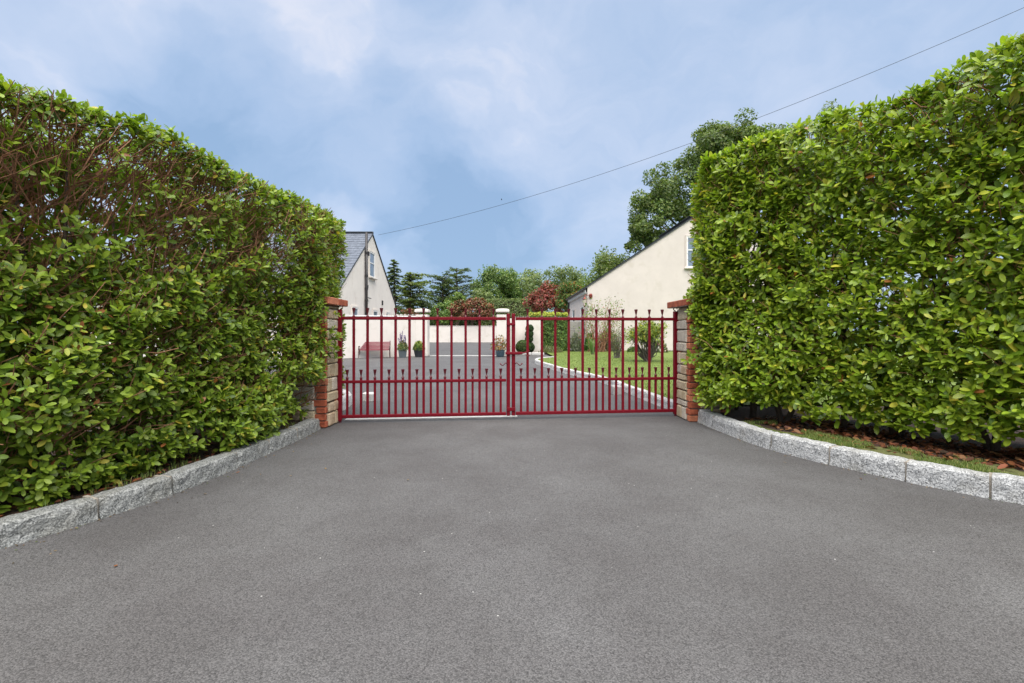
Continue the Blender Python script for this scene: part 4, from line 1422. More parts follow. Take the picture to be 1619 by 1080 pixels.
def crown_pts(c, rad, ncl, n, rng, clr=.34, shell=.55, flat=1.0, lobes=.18, low=-.55):
    """leaf points gathered in clumps spread through an uneven ellipsoid; returns points, outward normals, clump number"""
    c, rad = np.array(c, float), np.array(rad, float)
    dirs = unit(rng.normal(size=(ncl * 3, 3)))
    dirs = dirs[dirs[:, 2] > low][:ncl]
    rr = rng.uniform(shell, 1.0, len(dirs)) ** .6
    rr = rr * (1 + lobes * vnoise(dirs, 2.2, rng.uniform(0, 9)))
    cc = dirs * rr[:, None]
    k = rng.integers(0, len(cc), n)
    cr = clr * rng.uniform(.6, 1.25, len(cc))
    d = unit(rng.normal(size=(n, 3)))
    r = rng.uniform(.25, 1, n) ** .5
    pt = cc[k] + d * (cr[k] * r)[:, None] * np.array([1, 1, flat])
    return c + pt * rad, unit(d + cc[k] * .8), k, cc * rad + c


def foliage(parent, name, pts, nrm, k, size, cols, wts, rng, ratio=.6, clump_var=.22, mat='tree_leaf', **kw):
    n = len(pts)
    tint = pick_tints(n, cols, wts, rng, .2)
    ck = rng.uniform(1 - clump_var, 1 + clump_var, int(k.max()) + 1)
    tint = np.clip(tint * ck[k][:, None], 0, 1)
    D = rng.normal(size=(n, 3)) + np.array([0, 0, -.2])
    L_ = size * rng.uniform(.6, 1.35, n)
    V, Fc, T = quads(pts, D, nrm + rng.normal(0, .45, (n, 3)) + np.array([0, 0, .35]), L_, L_ * ratio, tint)
    return npobj(name, V, Fc, MATS[mat], parent, tint=T, **kw)


def limbs(root, base, cc, r0, rng, n=9, mat='bark', fork=.35, name='trunk'):
    base = np.array(base, float)
    top = cc.mean(0)
    mb = MB()
    fk = base + (top - base) * fork + rng.normal(0, .1, 3) * r0 * 4
    mb.tube([base - (0, 0, .1), base + (fk - base) * .5 + rng.normal(0, .3, 3) * r0, fk], [r0 * 1.25, r0, r0 * .85], 8)
    for j in rng.permutation(len(cc))[:n]:
        e = cc[j]
        m1 = fk * .6 + e * .4 + rng.normal(0, .12, 3) * np.linalg.norm(e - fk) * .5
        mb.tube([fk, m1, e], [r0 * .62, r0 * .35, r0 * .10], 5, cap=False)
    return mb.obj(name, MATS[mat], root, smooth=True)


def broad_tree(name, px, ytop, ybot, wpx, Y, n, ncl, size, cols, wts, label, cat, seed, group=None, base_z=0.0, depth=.9, clr=.34, shell=.5, nl=9, r0=None, lobes=.2, ratio=.6, cvar=.22, low=-.55, dx=0, mat='bark', ratio2=None):
    rng = np.random.default_rng(seed)
    top = P(px, ytop, Y); bot = P(px, ybot, Y)
    rz = (top[2] - bot[2]) / 2 / 1.18; rx = wpx * Y / F / 2 / 1.14
    c = (top + bot) / 2
    base = np.array([c[0] + dx, Y, base_z])
    root = thing(name, base, label, cat, group)
    pts, nr, k, cc = crown_pts(c, (rx, rx * depth, rz), ncl, n, rng, clr, shell, lobes=lobes, low=low)
    foliage(root, 'crown', pts, nr, k, size, cols, wts, rng, ratio, cvar)
    limbs(root, base, cc, r0 or rx * .06, rng, nl, mat)
    return root


G1 = [(0.106, 0.178, 0.043), (0.155, 0.225, 0.056), (0.073, 0.124, 0.034), (0.212, 0.264, 0.070)]
W1 = [.42, .28, .2, .1]
G2 = [(0.138, 0.186, 0.065), (0.179, 0.225, 0.078), (0.098, 0.136, 0.053), (0.228, 0.256, 0.101)]
DK = [(.075, .110, .045), (.100, .138, .052), (.052, .080, .036), (.135, .165, .060)]
TG = 'trees beyond the yard'
broad_tree('oak_tree', 788, 422, 512, 80, 62, 9500, 60, .30, G1, W1, 'round dense green tree behind the far wall, left of the tall airy tree', 'tree', 101, TG, depth=.9)
broad_tree('oak_tree', 836, 423, 512, 100, 66, 10000, 64, .30, G2, W1, 'olive green tree with fine foliage behind the copper bush', 'tree', 102, TG, depth=.9)
broad_tree('ash_tree', 892, 410, 505, 88, 56, 5600, 80, .26, G2, [.5, .2, .2, .1], 'tall airy tree with gaps of sky between its leaf clumps', 'tree', 103, TG, clr=.22, shell=.35, nl=16, lobes=.25, r0=.16)
broad_tree('oak_tree', 965, 391, 505, 112, 44, 9000, 60, .24, [(0.128, 0.182, 0.043), (0.176, 0.223, 0.054), (0.088, 0.132, 0.035), (0.216, 0.243, 0.068)], W1, 'yellowish green tree rising behind the roof slope of the large gable', 'tree', 104, TG)
# big tree behind the right house
rng = np.random.default_rng(105)
Yb = 40.0
root = thing('sycamore_tree', (19, Yb, 0), 'huge dark green tree towering behind the large gable and hedge', 'tree', TG)
allp, alln, allk, allc = [], [], [], []
kb = 0
for (px, py, wx, hy, dy, n_, nc_) in [(1040, 345, 100, 120, 0, 9000, 34), (1085, 290, 120, 110, 1, 9000, 34), (1150, 235, 120, 95, 0, 9000, 34), (1120, 330, 170, 150, 2, 9000, 30), (1210, 262, 170, 150, 2, 8000, 30), (1318, 212, 90, 80, 2, 2400, 20), (1165, 222, 110, 80, 0, 5000, 26), (1195, 225, 70, 50, 0, 1800, 16), (1360, 260, 190, 120, 2, 4000, 24), (1030, 375, 80, 60, -1, 3500, 18)]:
    c = P(px, py, Yb + dy); rx = wx * Yb / F / 2 / 1.1; rz = hy * Yb / F / 2 / 1.1
    a, b, k, cc = crown_pts(c, (rx, rx * .8, rz), nc_, n_, rng, .33, .45, lobes=.22, low=-.9)
    allp.append(a); alln.append(b); allk.append(k + kb); allc.append(cc); kb += len(cc)
foliage(root, 'crown', np.concatenate(allp), np.concatenate(alln), np.concatenate(allk), .24, [(.100, .150, .038), (.145, .190, .046), (.070, .108, .030), (.19, .22, .06)], W1, rng, .6, .25)
limbs(root, (19, Yb, 0), np.concatenate(allc), .42, rng, 34, 'bark', .35)


def conifer(name, px, ytop, ybot, Y, wpx, label, seed, kind, group=TG, n_br=40, base_z=0, needle=.30, cols=DK, lean=0.0, gap=0.0):
    """trunk with whorled branches carrying flat sprays"""
    rng = np.random.default_rng(seed)
    top = P(px, ytop, Y); z0 = base_z
    base = np.array([top[0] - lean, Y, z0])
    zb = P(px, ybot, Y)[2]
    R_ = wpx * Y / F / 2
    root = thing(name, base, label, 'tree', group)
    mb = MB(); tp = top - np.array([0, 0, .1])
    mb.tube([base - (0, 0, .1), base * .5 + tp * .5 + rng.normal(0, .05, 3), tp], [R_ * .07 + .1, R_ * .045 + .05, .03], 7)
    PP, DD, NN = [], [], []
    for i in range(n_br):
        f = (i + rng.uniform(0, 1)) / n_br
        z = zb + (tp[2] - zb) * f
        o = base + (tp - base) * ((z - z0) / (tp[2] - z0))
        az = i * 2.4 + rng.normal(0, .3)
        if kind == 'spruce':
            ln = R_ * (1.02 - f) ** .8 * rng.uniform(.7, 1.05) + .2; rise = .05 - .25 * (1 - f)
        elif kind == 'wind':
            ln = R_ * (.35 + .75 * (1 - abs(f - .55) * 1.3)) * rng.uniform(.5, 1.1) * (1.25 if math.cos(az) > 0 else .7); rise = rng.uniform(-.25, .35)
        else:
            ln = R_ * (1.15 - f * .62) * rng.uniform(.45, 1.1); rise = rng.uniform(.02, .38)
        d = np.array([math.cos(az), math.sin(az), rise])
        e = o + d * ln
        mid = o + d * ln * .5 + np.array([0, 0, .06 * ln])
        e = e - np.array([0, 0, .10 * ln if kind == 'spruce' else -.04 * ln])
        mb.tube([o, mid, e], [.05 + .012 * ln, .035, .012], 4, cap=False)
        m = int(26 + 34 * ln)
        t = rng.uniform(.18, 1.03, m)
        p = np.where(t[:, None] < .5, o + (mid - o) * (t[:, None] * 2), mid + (e - mid) * (t[:, None] * 2 - 1))
        sp = (.10 + .20 * ln * np.sin(np.clip(t, 0, 1) * 2.6))
        p = p + rng.normal(0, 1, (m, 3)) * sp[:, None] * np.array([.55, .55, .20]) + np.array([0, 0, -.05])
        sd = np.sign(rng.normal(size=m))
        pd = np.array([-d[1], d[0], 0])
        D = d[None] * rng.uniform(.4, 1, (m, 1)) + pd[None] * (sd * rng.uniform(.2, .9, m))[:, None] + np.stack([0 * sd, 0 * sd, rng.normal(-.12, .25, m)], 1)
        PP.append(p); DD.append(D); NN.append(np.array([0, 0, 1.]) + rng.normal(0, .45, (m, 3)))
    PP, DD, NN = map(np.concatenate, (PP, DD, NN))
    n = len(PP)
    L_ = needle * rng.uniform(.6, 1.4, n)
    V, Fc, T = quads(PP, DD, NN, L_, L_ * .38, pick_tints(n, cols, W1, rng, .25))
    npobj('crown', V, Fc, MATS['tree_leaf'], root, tint=T)
    mb.obj('trunk', MATS['bark'], root, smooth=True)
    return root


conifer('spruce_tree', 623, 409, 500, 52, 58, 'pointed dark spruce just right of the left house gable', 201, 'spruce', n_br=60, needle=.34)
conifer('cypress_tree', 648, 430, 500, 48, 52, 'bushy olive conifer with a long limb reaching right, beside the dark spruce', 202, 'wind', n_br=58, cols=[(0.120, 0.158, 0.045), (0.150, 0.188, 0.054), (0.083, 0.117, 0.039), (0.180, 0.203, 0.063)], needle=.34)
conifer('cedar_tree', 700, 436, 486, 55, 84, 'layered dark cedar with low spreading limbs, left of the pair', 203, 'cedar', n_br=40, needle=.32)
conifer('cedar_tree', 722, 425, 486, 58, 74, 'layered dark cedar with the tallest crown of the pair', 204, 'cedar', n_br=36, needle=.32)
conifer('pine_tree', 752, 446, 488, 66, 34, 'small thin pine between cedars and round green tree', 205, 'wind', n_br=22, needle=.32)

# shrubs along the far wall
RED = [(.235, .072, .048), (.16, .095, .045), (.31, .13, .085), (.09, .12, .04), (.12, .055, .035)]
RW = [.30, .22, .14, .24, .10]
SG = 'shrubs along the far wall'
broad_tree('red_shrub', 747, 469, 518, 78, 46.6, 6000, 46, .22, RED, RW, 'broad red leaved shrub overhanging the far yard wall', 'shrub', 301, SG, depth=.5, clr=.3, shell=.4, r0=.08)
broad_tree('copper_shrub', 863, 445, 512, 66, 36, 6500, 50, .17, [(0.255, 0.051, 0.043), (0.153, 0.060, 0.034), (0.340, 0.102, 0.076), (0.102, 0.085, 0.034), (0.085, 0.034, 0.025)], [.32, .26, .14, .16, .12], 'tall copper red shrub behind the clipped hedge', 'shrub', 302, SG, clr=.3, shell=.4, r0=.08)
broad_tree('maple_tree', 908, 441, 505, 60, 34, 6000, 46, .16, [(0.085, 0.153, 0.034), (0.136, 0.204, 0.051), (0.340, 0.170, 0.060), (0.060, 0.102, 0.027)], [.42, .26, .16, .16], 'green shrub with reddish top beside the house corner', 'shrub', 303, SG, clr=.3, shell=.4, r0=.08)
broad_tree('green_shrub', 702, 476, 522, 50, 48.5, 3000, 30, .22, G1, W1, 'green shrub behind the wall just right of the planter pillar', 'shrub', 304, SG, clr=.34, r0=.06)
broad_tree('green_shrub', 668, 470, 515, 60, 50, 3000, 30, .24, DK, W1, 'dark green shrub behind the cream pillar by the black planter', 'shrub', 305, SG, r0=.06)
broad_tree('green_shrub', 722, 462, 500, 44, 52, 2600, 28, .22, [(0.119, 0.187, 0.043), (0.170, 0.238, 0.060), (0.076, 0.119, 0.034), (0.221, 0.272, 0.068)], W1, 'light green bush above the red shrub', 'shrub', 306, SG, r0=.06)
broad_tree('green_shrub', 762, 455, 500, 50, 56, 2600, 28, .25, G2, W1, 'grey green bush under the small thin pine', 'shrub', 307, SG, r0=.06)
broad_tree('copper_shrub', 611, 474, 512, 17, 28, 900, 16, .10, RED, RW, 'small russet shrub at the right corner of the left house', 'shrub', 308, None, r0=.03)
broad_tree('russet_shrub', 648, 486, 512, 30, 34, 900, 16, .14, RED, RW, 'russet bush peeping over the wall under the conifer limb', 'shrub', 309, None, r0=.03)


def box_foliage(root, name, x0, x1, y0, y1, z0, z1, n, size, cols, wts, rng, topcols=None, round_=.08):
    # faces: front, left, right, top
    ar = [(x1 - x0) * (z1 - z0), (y1 - y0) * (z1 - z0), (y1 - y0) * (z1 - z0), (x1 - x0) * (y1 - y0)]
    f = rng.choice(4, n, p=np.array(ar) / sum(ar))
    x = rng.uniform(x0, x1, n); y = rng.uniform(y0, y1, n); z = rng.uniform(z0, z1, n)
    nr = np.zeros((n, 3))
    d = np.abs(rng.normal(0, .05, n))
    y = np.where(f == 0, y0 + d, y); x = np.where(f == 1, x0 + d, np.where(f == 2, x1 - d, x)); z = np.where(f == 3, z1 - d, z)
    nr[f == 0] = (0, -1, 0); nr[f == 1] = (-1, 0, 0); nr[f == 2] = (1, 0, 0); nr[f == 3] = (0, 0, 1)
    p = np.stack([x, y, z], 1)
    p += nr * (.05 * vnoise(p, 3, 1) + .03 * vnoise(p, 8, 2))[:, None]
    k = (np.floor((p[:, 0] - x0) / .3) + 7 * np.floor((p[:, 2] - z0) / .3)).astype(int); k -= k.min()
    tint = pick_tints(n, cols, wts, rng, .25)
    if topcols is not None:
        tp = (p[:, 2] > z1 - .16) & (rng.uniform(0, 1, n) < .8)
        tint[tp] = pick_tints(int(tp.sum()), topcols, [1] * len(topcols), rng, .2)
    L_ = size * rng.uniform(.6, 1.3, n)
    V, Fc, T = quads(p, rng.normal(size=(n, 3)) + np.array([0, 0, .3]), nr + rng.normal(0, .5, (n, 3)) + np.array([0, 0, .4]), L_, L_ * .55, tint)
    npobj(name, V, Fc, MATS['tree_leaf'], root, tint=T)


rng = np.random.default_rng(401)
root = thing('hedge', (1.75, 22.3, 0), 'small clipped box hedge with yellow green top beyond the lawn', 'hedge')
box_foliage(root, 'foliage', .85, 2.66, 21.7, 22.9, .05, 1.93, 13000, .085, [(0.099, 0.177, 0.042), (0.153, 0.250, 0.058), (0.061, 0.114, 0.029), (0.240, 0.312, 0.073)], [.42, .28, .2, .1], rng, [(0.450, 0.450, 0.083), (0.437, 0.450, 0.083)])
mb = MB()
for i in range(7):
    mb.tube([(1.0 + i * .25, 22.3, 0), (1.0 + i * .25 + random.uniform(-.06, .06), 22.3, .9), (1.0 + i * .25 + random.uniform(-.1, .1), 22.3, 1.75)], [.03, .022, .008], 5)
mb.box((1.75, 22.3, .95), (1.5, .7, 1.5))
mb.obj('stem', MATS['bark'], root)
# long far hedge
rng = np.random.default_rng(402)
root = thing('hedge', (.3, 50, 0), 'long sloping grey green hedge below the round green trees', 'hedge')
box_foliage(root, 'foliage', -3.2, 3.2, 49, 51.5, 1.0, 4.6, 7000, .24, G2, W1, rng)
mb = MB(); mb.box((0, 50.2, 2.2), (5.8, 1.4, 4.2)); mb.obj('stem', MATS['bark'], root)
rng = np.random.default_rng(403)
root = thing('hedge', (-6, 60, 0), 'distant low dark hedge under the conifers', 'hedge')
box_foliage(root, 'foliage', -22, 6, 60, 63, .2, 3.6, 12000, .35, DK, W1, rng)
mb = MB(); mb.box((-8, 61.5, 1.6), (27, 1.6, 3.2)); mb.obj('stem', MATS['bark'], root)


def ball(root, name, c, r, n, size, cols, wts, rng, core='bark'):
    d = unit(rng.normal(size=(n, 3))); p = np.array(c) + d * np.array(r) * (1 - np.abs(rng.normal(0, .04, n)))[:, None] * (1 + .03 * vnoise(d, 4))[:, None]
    L_ = size * rng.uniform(.6, 1.3, n)
    V, Fc, T = quads(p, rng.normal(size=(n, 3)), d + rng.normal(0, .4, (n, 3)), L_, L_ * .6, pick_tints(n, cols, wts, rng, .25))
    npobj(name, V, Fc, MATS['tree_leaf'], root, tint=T)


rng = np.random.default_rng(404)
c = P(827, 548.5, 20.6)
root = thing('ball_shrub', (c[0], c[1], 0), 'low clipped green ball shrub behind the white edging', 'shrub')
ball(root, 'foliage', c, (.33, .33, .31), 2600, .06, [(.05, .095, .02), (.075, .125, .028), (.032, .062, .015), (.12, .14, .03)], W1, rng)
mb = MB(); mb.tube([(c[0], c[1], 0), (c[0], c[1], .3)], [.03, .02], 6); mb.lathe((c[0], c[1], c[2] - .24), [(0, .12), (.1, .24), (.24, .27), (.4, .2), (.46, .08)], 10)
mb.obj('stem', MATS['bark'], root)
c = P(836.5, 548, 20.9)
root = thing('topiary_tree', (c[0], c[1], 0), 'dark topiary of stacked balls against the short cream wall', 'topiary')
mb = MB(); mb.tube([(c[0], c[1], 0), (c[0], c[1], 1.2)], [.03, .015], 6); mb.obj('stem', MATS['bark'], root)
for py, r in ((549, .26), (536, .17), (528, .18), (519.5, .17)):
    cc = P(836.5 + (536 - py) * .05, py, 20.9)
    ball(root, 'foliage', cc, (r, r, r * .95), int(1500 * r / .2), .085, [(.030, .062, .02), (.045, .08, .024), (.02, .042, .014), (.07, .10, .03)], W1, rng)

LAV = [(0.130, 0.156, 0.098), (0.182, 0.195, 0.130), (0.091, 0.111, 0.065), (0.169, 0.143, 0.182)]
BG = 'plants in the bed by the large gable'


def mound(name, px, ytop, wpx, Y, n, size, cols, wts, label, cat, seed, z0=.08, ratio=.3, upright=1.2, stems=6, group=BG, hfrac=1.0):
    rng = np.random.default_rng(seed)
    top = P(px, ytop, Y); r = wpx * Y / F / 2
    h = top[2] - z0
    root = thing(name, (top[0], Y, z0), label, cat, group)
    d = unit(rng.normal(size=(n, 3))); d[:, 2] = np.abs(d[:, 2])
    rr = rng.uniform(.3, 1, n) ** .5
    p = np.array([top[0], Y, z0]) + d * rr[:, None] * np.array([r, r, h]) * (1 + .12 * vnoise(d, 3, seed))[:, None]
    L_ = size * rng.uniform(.6, 1.4, n)
    V, Fc, T = quads(p, rng.normal(size=(n, 3)) * .6 + d * .5 + np.array([0, 0, upright]), d + rng.normal(0, .4, (n, 3)), L_, L_ * ratio, pick_tints(n, cols, wts, rng, .25))
    npobj('foliage', V, Fc, MATS['tree_leaf'], root, tint=T)
    mb = MB()
    for i in range(stems):
        a = rng.uniform(0, 6.28)
        mb.tube([(top[0], Y, z0 - .02), (top[0] + math.cos(a) * r * .3, Y + math.sin(a) * r * .3, z0 + h * .4), (top[0] + math.cos(a) * r * .7, Y + math.sin(a) * r * .7, z0 + h * .8)], [.018, .012, .004], 4)
    mb.obj('stem', MATS['bark_grey'], root)
    return root


mound('low_shrub', 872, 547, 36, 20.6, 1500, .07, [(0.121, 0.149, 0.061), (0.176, 0.189, 0.081), (0.081, 0.101, 0.041), (0.189, 0.149, 0.081)], W1, 'low grey green mound at the foot of the small clipped hedge', 'shrub', 501, ratio=.5)
mound('lavender', 910, 527, 24, 21.6, 1500, .12, LAV, W1, 'grey lavender bush beside the block wall', 'shrub', 502)
mound('green_plant', 933, 525, 20, 21.8, 900, .12, [(0.081, 0.176, 0.041), (0.121, 0.230, 0.054), (0.054, 0.108, 0.027)], [1, 1, 1], 'leafy bright green plant behind the iris', 'plant', 503, ratio=.55)
mound('bed_shrub', 962, 520, 32, 22.0, 1600, .11, [(0.095, 0.115, 0.047), (0.149, 0.135, 0.068), (0.061, 0.074, 0.034), (0.203, 0.095, 0.068)], W1, 'brownish green bush between rose and bare stemmed shrub', 'shrub', 504, ratio=.45)
mound('bed_shrub', 1043, 540, 26, 20.5, 900, .10, [(0.081, 0.121, 0.041), (0.121, 0.162, 0.054), (0.405, 0.135, 0.162), (0.675, 0.608, 0.540)], [.5, .3, .1, .1], 'low bush with pink and white flowers behind the yellow green rhododendron', 'shrub', 505, ratio=.6)
mound('bed_shrub', 1003, 548, 22, 21.0, 700, .10, [(0.068, 0.115, 0.034), (0.108, 0.162, 0.041), (0.540, 0.513, 0.446)], [.55, .35, .1], 'low bush dotted with pale flowers under the gable', 'shrub', 506, ratio=.6)
mound('heather', 1055, 555, 30, 21.8, 500, .08, LAV, W1, 'thin brown edging plant at the foot of the gable near the pillar', 'plant', 507)


# iris clump
def sword_plant(name, px, ybase, Y, n, hgt, spread, cols, label, seed, cat='plant'):
    rng = np.random.default_rng(seed)
    c = P(px, ybase, Y); c[2] = .09
    root = thing(name, c, label, cat, BG)
    VV, FF, TT = [], [], []
    for i in range(n):
        az = rng.uniform(0, 6.28); le = rng.uniform(.15, .75) * spread; h_ = hgt * rng.uniform(.6, 1.1)
        d = np.array([math.cos(az), math.sin(az), 0]); sd = np.array([-d[1], d[0], 0]) * .028
        b = c + d * rng.uniform(0, .06)
        m = b + np.array([0, 0, h_ * .6]) + d * le * .4; t = b + np.array([0, 0, h_ * .9]) + d * le
        k = len(VV)
        VV += [b - sd * .7, b + sd * .7, m + sd, m - sd, t]
        FF += [(k, k + 1, k + 2), (k, k + 2, k + 3), (k + 3, k + 2, k + 4)]
        TT += [(*(np.array(cols[i % len(cols)]) * rng.uniform(.8, 1.2)), 1)] * 5
    npobj('blades', np.array(VV), np.array(FF), MATS['blade'], root, tint=np.array(TT))
    mb = MB(); mb.lathe(c + (0, 0, -.03), [(0, .08), (.08, .06)], 7); mb.obj('crown_base', MATS['bark'], root)
    return root


sword_plant('iris', 937, 560, 18.6, 46, .78, .55, [(.14, .22, .08), (.10, .18, .05), (.25, .27, .14)], 'spiky pale iris clump at the back edge of the lawn', 601)

# climbing rose with sparse leaves on red stems
rng = np.random.default_rng(602)
c = P(945, 558, 21.2); c[2] = .08
root = thing('rose_bush', c, 'tall straggly rose with reddish stems against the large gable', 'shrub', BG)
mb = MB(); LP = []
for i in range(46):
    e = P(rng.uniform(916, 984), rng.uniform(470, 530), 21.2 + rng.uniform(-.7, .9))
    b = c + np.array([rng.normal(0, .22), rng.normal(0, .15), 0])
    m1 = b * .6 + e * .4 + rng.normal(0, .12, 3); m2 = b * .25 + e * .75 + rng.normal(0, .14, 3)
    mb.tube([b, m1, m2, e], [.016, .012, .008, .003], 4, cap=False)
    m = rng.integers(14, 34)
    t = rng.uniform(.45, 1.03, m)[:, None]
    LP.append(m1 + (e - m1) * t + rng.normal(0, .11, (m, 3)))
mb.obj('stem', MATS['twig_brown'], root)
LP = np.concatenate(LP); n = len(LP)
L_ = .085 * rng.uniform(.6, 1.3, n)
V, Fc, T = quads(LP, rng.normal(size=(n, 3)), rng.normal(size=(n, 3)) + np.array([0, -.5, .6]), L_, L_ * .62, pick_tints(n, [(0.126, 0.196, 0.049), (0.196, 0.252, 0.070), (0.084, 0.126, 0.035), (0.280, 0.098, 0.070)], [.45, .3, .17, .08], rng, .25))
npobj('foliage', V, Fc, MATS['tree_leaf'], root, tint=T)

# slim multi-stem shrub
rng = np.random.default_rng(603)
c = P(976, 566, 15.9); c[2] = .09
root = thing('twiggy_shrub', c, 'slim twiggy shrub standing on the lawn, left of the rhododendron', 'shrub', BG)
mb = MB(); LP = []
for i in range(30):
    e = c + np.array([rng.normal(0, .20), rng.normal(0, .2), rng.uniform(.7, 1.25)])
    m1 = c * .5 + e * .5 + rng.normal(0, .04, 3)
    mb.tube([c + rng.normal(0, .04, 3) * (1, 1, 0), m1, e], [.011, .008, .003], 4, cap=False)
    m = 30; t = rng.uniform(.3, 1.0, m)[:, None]
    LP.append(c + (e - c) * t + rng.normal(0, .05, (m, 3)))
mb.obj('stem', MATS['bark_grey'], root)
LP = np.concatenate(LP); n = len(LP); L_ = .06 * rng.uniform(.6, 1.3, n)
V, Fc, T = quads(LP, rng.normal(size=(n, 3)) + (0, 0, .8), rng.normal(size=(n, 3)), L_, L_ * .4, pick_tints(n, [(0.140, 0.140, 0.070), (0.126, 0.182, 0.063), (0.210, 0.126, 0.070)], [1, 1, .6], rng, .25))
npobj('foliage', V, Fc, MATS['tree_leaf'], root, tint=T)

# rhododendron with bare lower stems
rng = np.random.default_rng(604)
c = P(1025, 573, 14.0); c[2] = .09
root = thing('rhododendron', c, 'rounded yellow green rhododendron with bare lower stems on the lawn', 'shrub', BG)
mb = MB(); Pb, A_ = [], []
for i in range(60):
    d = unit(rng.normal(size=3)); d[2] = abs(d[2]) * .8 - .05
    e = c + np.array([-.05, 0, .74]) + d * np.array([.64, .62, .60]) * rng.uniform(.55, 1.0)
    m1 = c * .55 + e * .45 + rng.normal(0, .05, 3) - np.array([0, 0, .08])
    mb.tube([c + rng.normal(0, .05, 3) * (1, 1, 0), m1, e], [.024, .015, .005], 5, cap=False)
    for _ in range(7):
        Pb.append(e + rng.normal(0, .085, 3)); A_.append(unit(e - (c + (0, 0, .5))) + rng.normal(0, .4, 3) + (0, 0, .6))
mb.obj('stem', MATS['bark_grey'], root, smooth=True)
lp, D, Nn, Ln, Wd, f = shoots(np.array(Pb), np.array(A_), 7, np.full(len(Pb), .115), .36, 75, .5, rng)
V, Fc, T = leaf_arrays(lp, D, Nn, Ln, Wd, rng.uniform(0, .2, len(lp)), pick_tints(len(lp), [(0.213, 0.257, 0.041), (0.128, 0.189, 0.034), (0.340, 0.311, 0.054), (0.071, 0.108, 0.027)], [.4, .3, .15, .15], rng))
npobj('foliage', V, Fc, MATS['leaf'], root, smooth=True, tint=T)


# planters
def planter(px, ybase, Y, pot_pts, k, mat, label, cat='planter', rot=0):
    c = P(px, ybase, Y); c[2] = 0
    root = thing('planter', c, label, cat, 'planters by the yard pillars')
    mb = MB(); mb.lathe(c, pot_pts, k, rot=rot)
    mb.obj('pot', MATS[mat], root)
    return root, c


def pot_leaves(root, c, z0, r, h, n, size, cols, wts, rng, ratio=.5, up=.4, name='foliage'):
    d = unit(rng.normal(size=(n, 3))); d[:, 2] = np.abs(d[:, 2])
    p = c + np.array([0, 0, z0]) + d * (rng.uniform(.25, 1, n) ** .6)[:, None] * np.array([r, r, h])
    L_ = size * rng.uniform(.6, 1.35, n)
    V, Fc, T = quads(p, rng.normal(size=(n, 3)) + (0, 0, up), d + rng.normal(0, .5, (n, 3)), L_, L_ * ratio, pick_tints(n, cols, wts, rng, .25))
    return npobj(name, V, Fc, MATS['tree_leaf'], root, tint=T)


rng = np.random.default_rng(701)
root, c = planter(636.5, 566, 17.9, [(0, .17), (.02, .175), (.30, .215), (.305, .225), (.335, .225), (.335, .19), (.29, .18)], 4, 'pot_grey', 'square grey planter with tall purple flower spikes', rot=math.pi / 4 + .35)
pot_leaves(root, c, .29, .22, .40, 700, .075, [(.08, .12, .03), (.13, .17, .04), (.28, .17, .06), (.05, .08, .025)], [.4, .3, .15, .15], rng)
mb = MB(); SP = []
for i in range(11):
    b = c + np.array([rng.normal(0, .07), rng.normal(0, .07), .3]); e = b + np.array([rng.normal(0, .07), rng.normal(0, .06), rng.uniform(.4, .8)])
    mb.tube([b, e], [.006, .003], 4)
    t = rng.uniform(.55, 1.02, 45)[:, None]; SP.append(b + (e - b) * t + rng.normal(0, .014, (45, 3)))
mb.obj('stem', MATS['bark_grey'], root)
SP = np.concatenate(SP); n = len(SP); L_ = np.full(n, .032)
V, Fc, T = quads(SP, rng.normal(size=(n, 3)), rng.normal(size=(n, 3)), L_, L_ * .7, pick_tints(n, [(.12, .08, .26), (.20, .13, .34), (.10, .07, .16)], [1, 1, 1], rng))
npobj('flower_spikes', V, Fc, MATS['tree_leaf'], root, tint=T)
root, c = planter(662, 564.5, 18.3, [(0, .145), (.29, .205), (.295, .22), (.34, .22), (.34, .18), (.30, .17)], 12, 'pot_black', 'round black planter with leafy lime green plant')
pot_leaves(root, c, .30, .25, .34, 480, .10, [(.12, .18, .03), (.20, .24, .05), (.06, .10, .025), (.32, .30, .06)], W1, rng, .7)
mb = MB()
for i in range(8):
    mb.tube([c + (0, 0, .3), c + (rng.normal(0, .1), rng.normal(0, .1), .3 + rng.uniform(.15, .4))], [.008, .004], 4)
mb.obj('stem', MATS['bark_grey'], root)
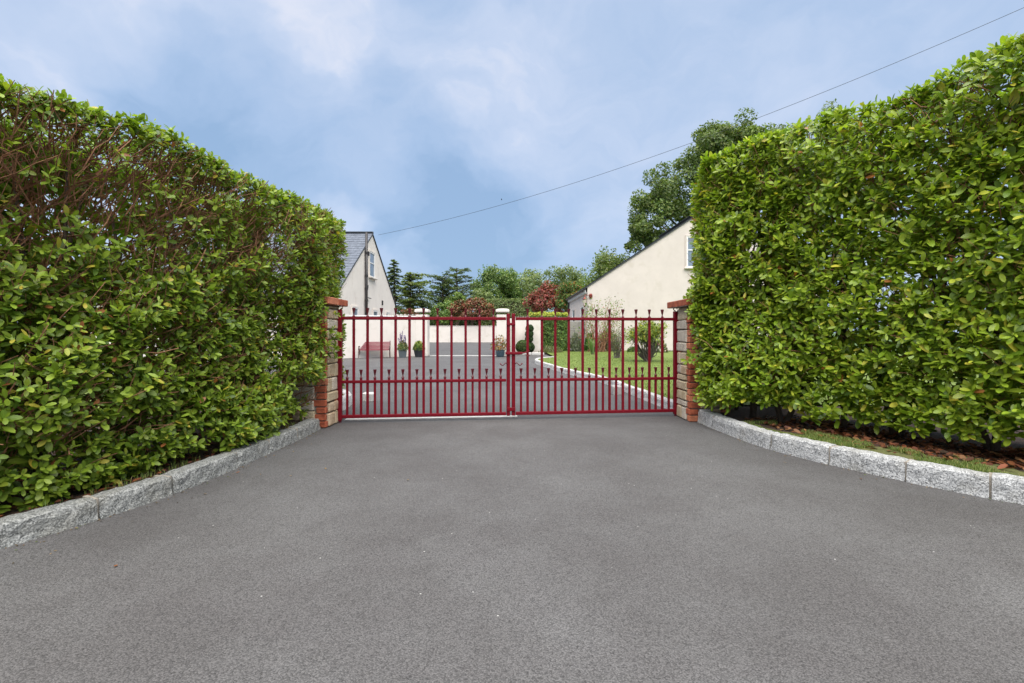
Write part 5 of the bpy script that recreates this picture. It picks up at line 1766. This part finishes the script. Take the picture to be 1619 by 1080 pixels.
root, c = planter(791, 562.5, 18.4, [(0, .13), (.06, .16), (.2, .185), (.25, .175), (.27, .19), (.29, .19), (.29, .15), (.25, .14)], 14, 'pot_blue', 'blue glazed pot with red and yellow leaved shrub by the opening')
pot_leaves(root, c, .28, .42, .62, 620, .075, [(.26, .08, .03), (.13, .13, .035), (.38, .25, .06), (.07, .09, .03), (.20, .04, .03)], [.27, .27, .14, .2, .12], rng)
mb = MB()
for i in range(14):
    a = rng.uniform(0, 6.28); mb.tube([c + (0, 0, .25), c + (math.cos(a) * .14, math.sin(a) * .14, .5), c + (math.cos(a) * .33, math.sin(a) * .33, rng.uniform(.5, .85))], [.009, .006, .003], 4)
mb.obj('stem', MATS['bark_grey'], root)

# potted/bed plant in the small grass bed behind the hinge
rng = np.random.default_rng(702)
c = np.array([-2.46, 6.3, .10])
root = thing('bedding_plant', c, 'small yellow leaved plant in the grass bed behind the gate hinge', 'plant')
pot_leaves(root, c, 0, .10, .10, 220, .05, [(.16, .20, .04), (.32, .22, .05), (.10, .14, .03)], [1, .8, .8], rng)

# ------------------------------------------------------------------ overhead cable and a bird
ca = np.array([-6.55, 22.3, H + (CY - 371.5) / F * 22.3])
CYE, SAG = 13.0, 0.70
cb = np.array([(1619 - CX) / F * CYE, CYE, H + (CY - 12) / F * CYE])
mb = MB()
mb.tube([ca + (cb - ca) * t - np.array([0, 0, SAG * 4 * t * (1 - t)]) for t in np.linspace(0, 1.9, 90)], .007, 5)
mb.obj('overhead_cable', MATS['cable_black'], None, origin=ca, label='thin black overhead cable sagging across the sky', cat='cable')
bc = P(793, 316, 45)
mb = MB()
mb.tube([bc + (-.06, 0, -.012), bc + (-.04, 0, 0), bc + (.05, 0, .02), bc + (.07, 0, .018)], [.006, .026, .03, .009], 6)
for sg in (-1, 1):
    mb.add([bc + (.05, 0, .03), bc + (-.03, 0, .03), bc + (-.04, sg * .09, .07), bc + (.0, sg * .15, .10), bc + (.03, sg * .08, .065)], [(0, 1, 2, 4), (4, 2, 3)])
mb.obj('bird', MATS['cable_black'], None, origin=bc, label='tiny dark bird flying above the yard', cat='bird')
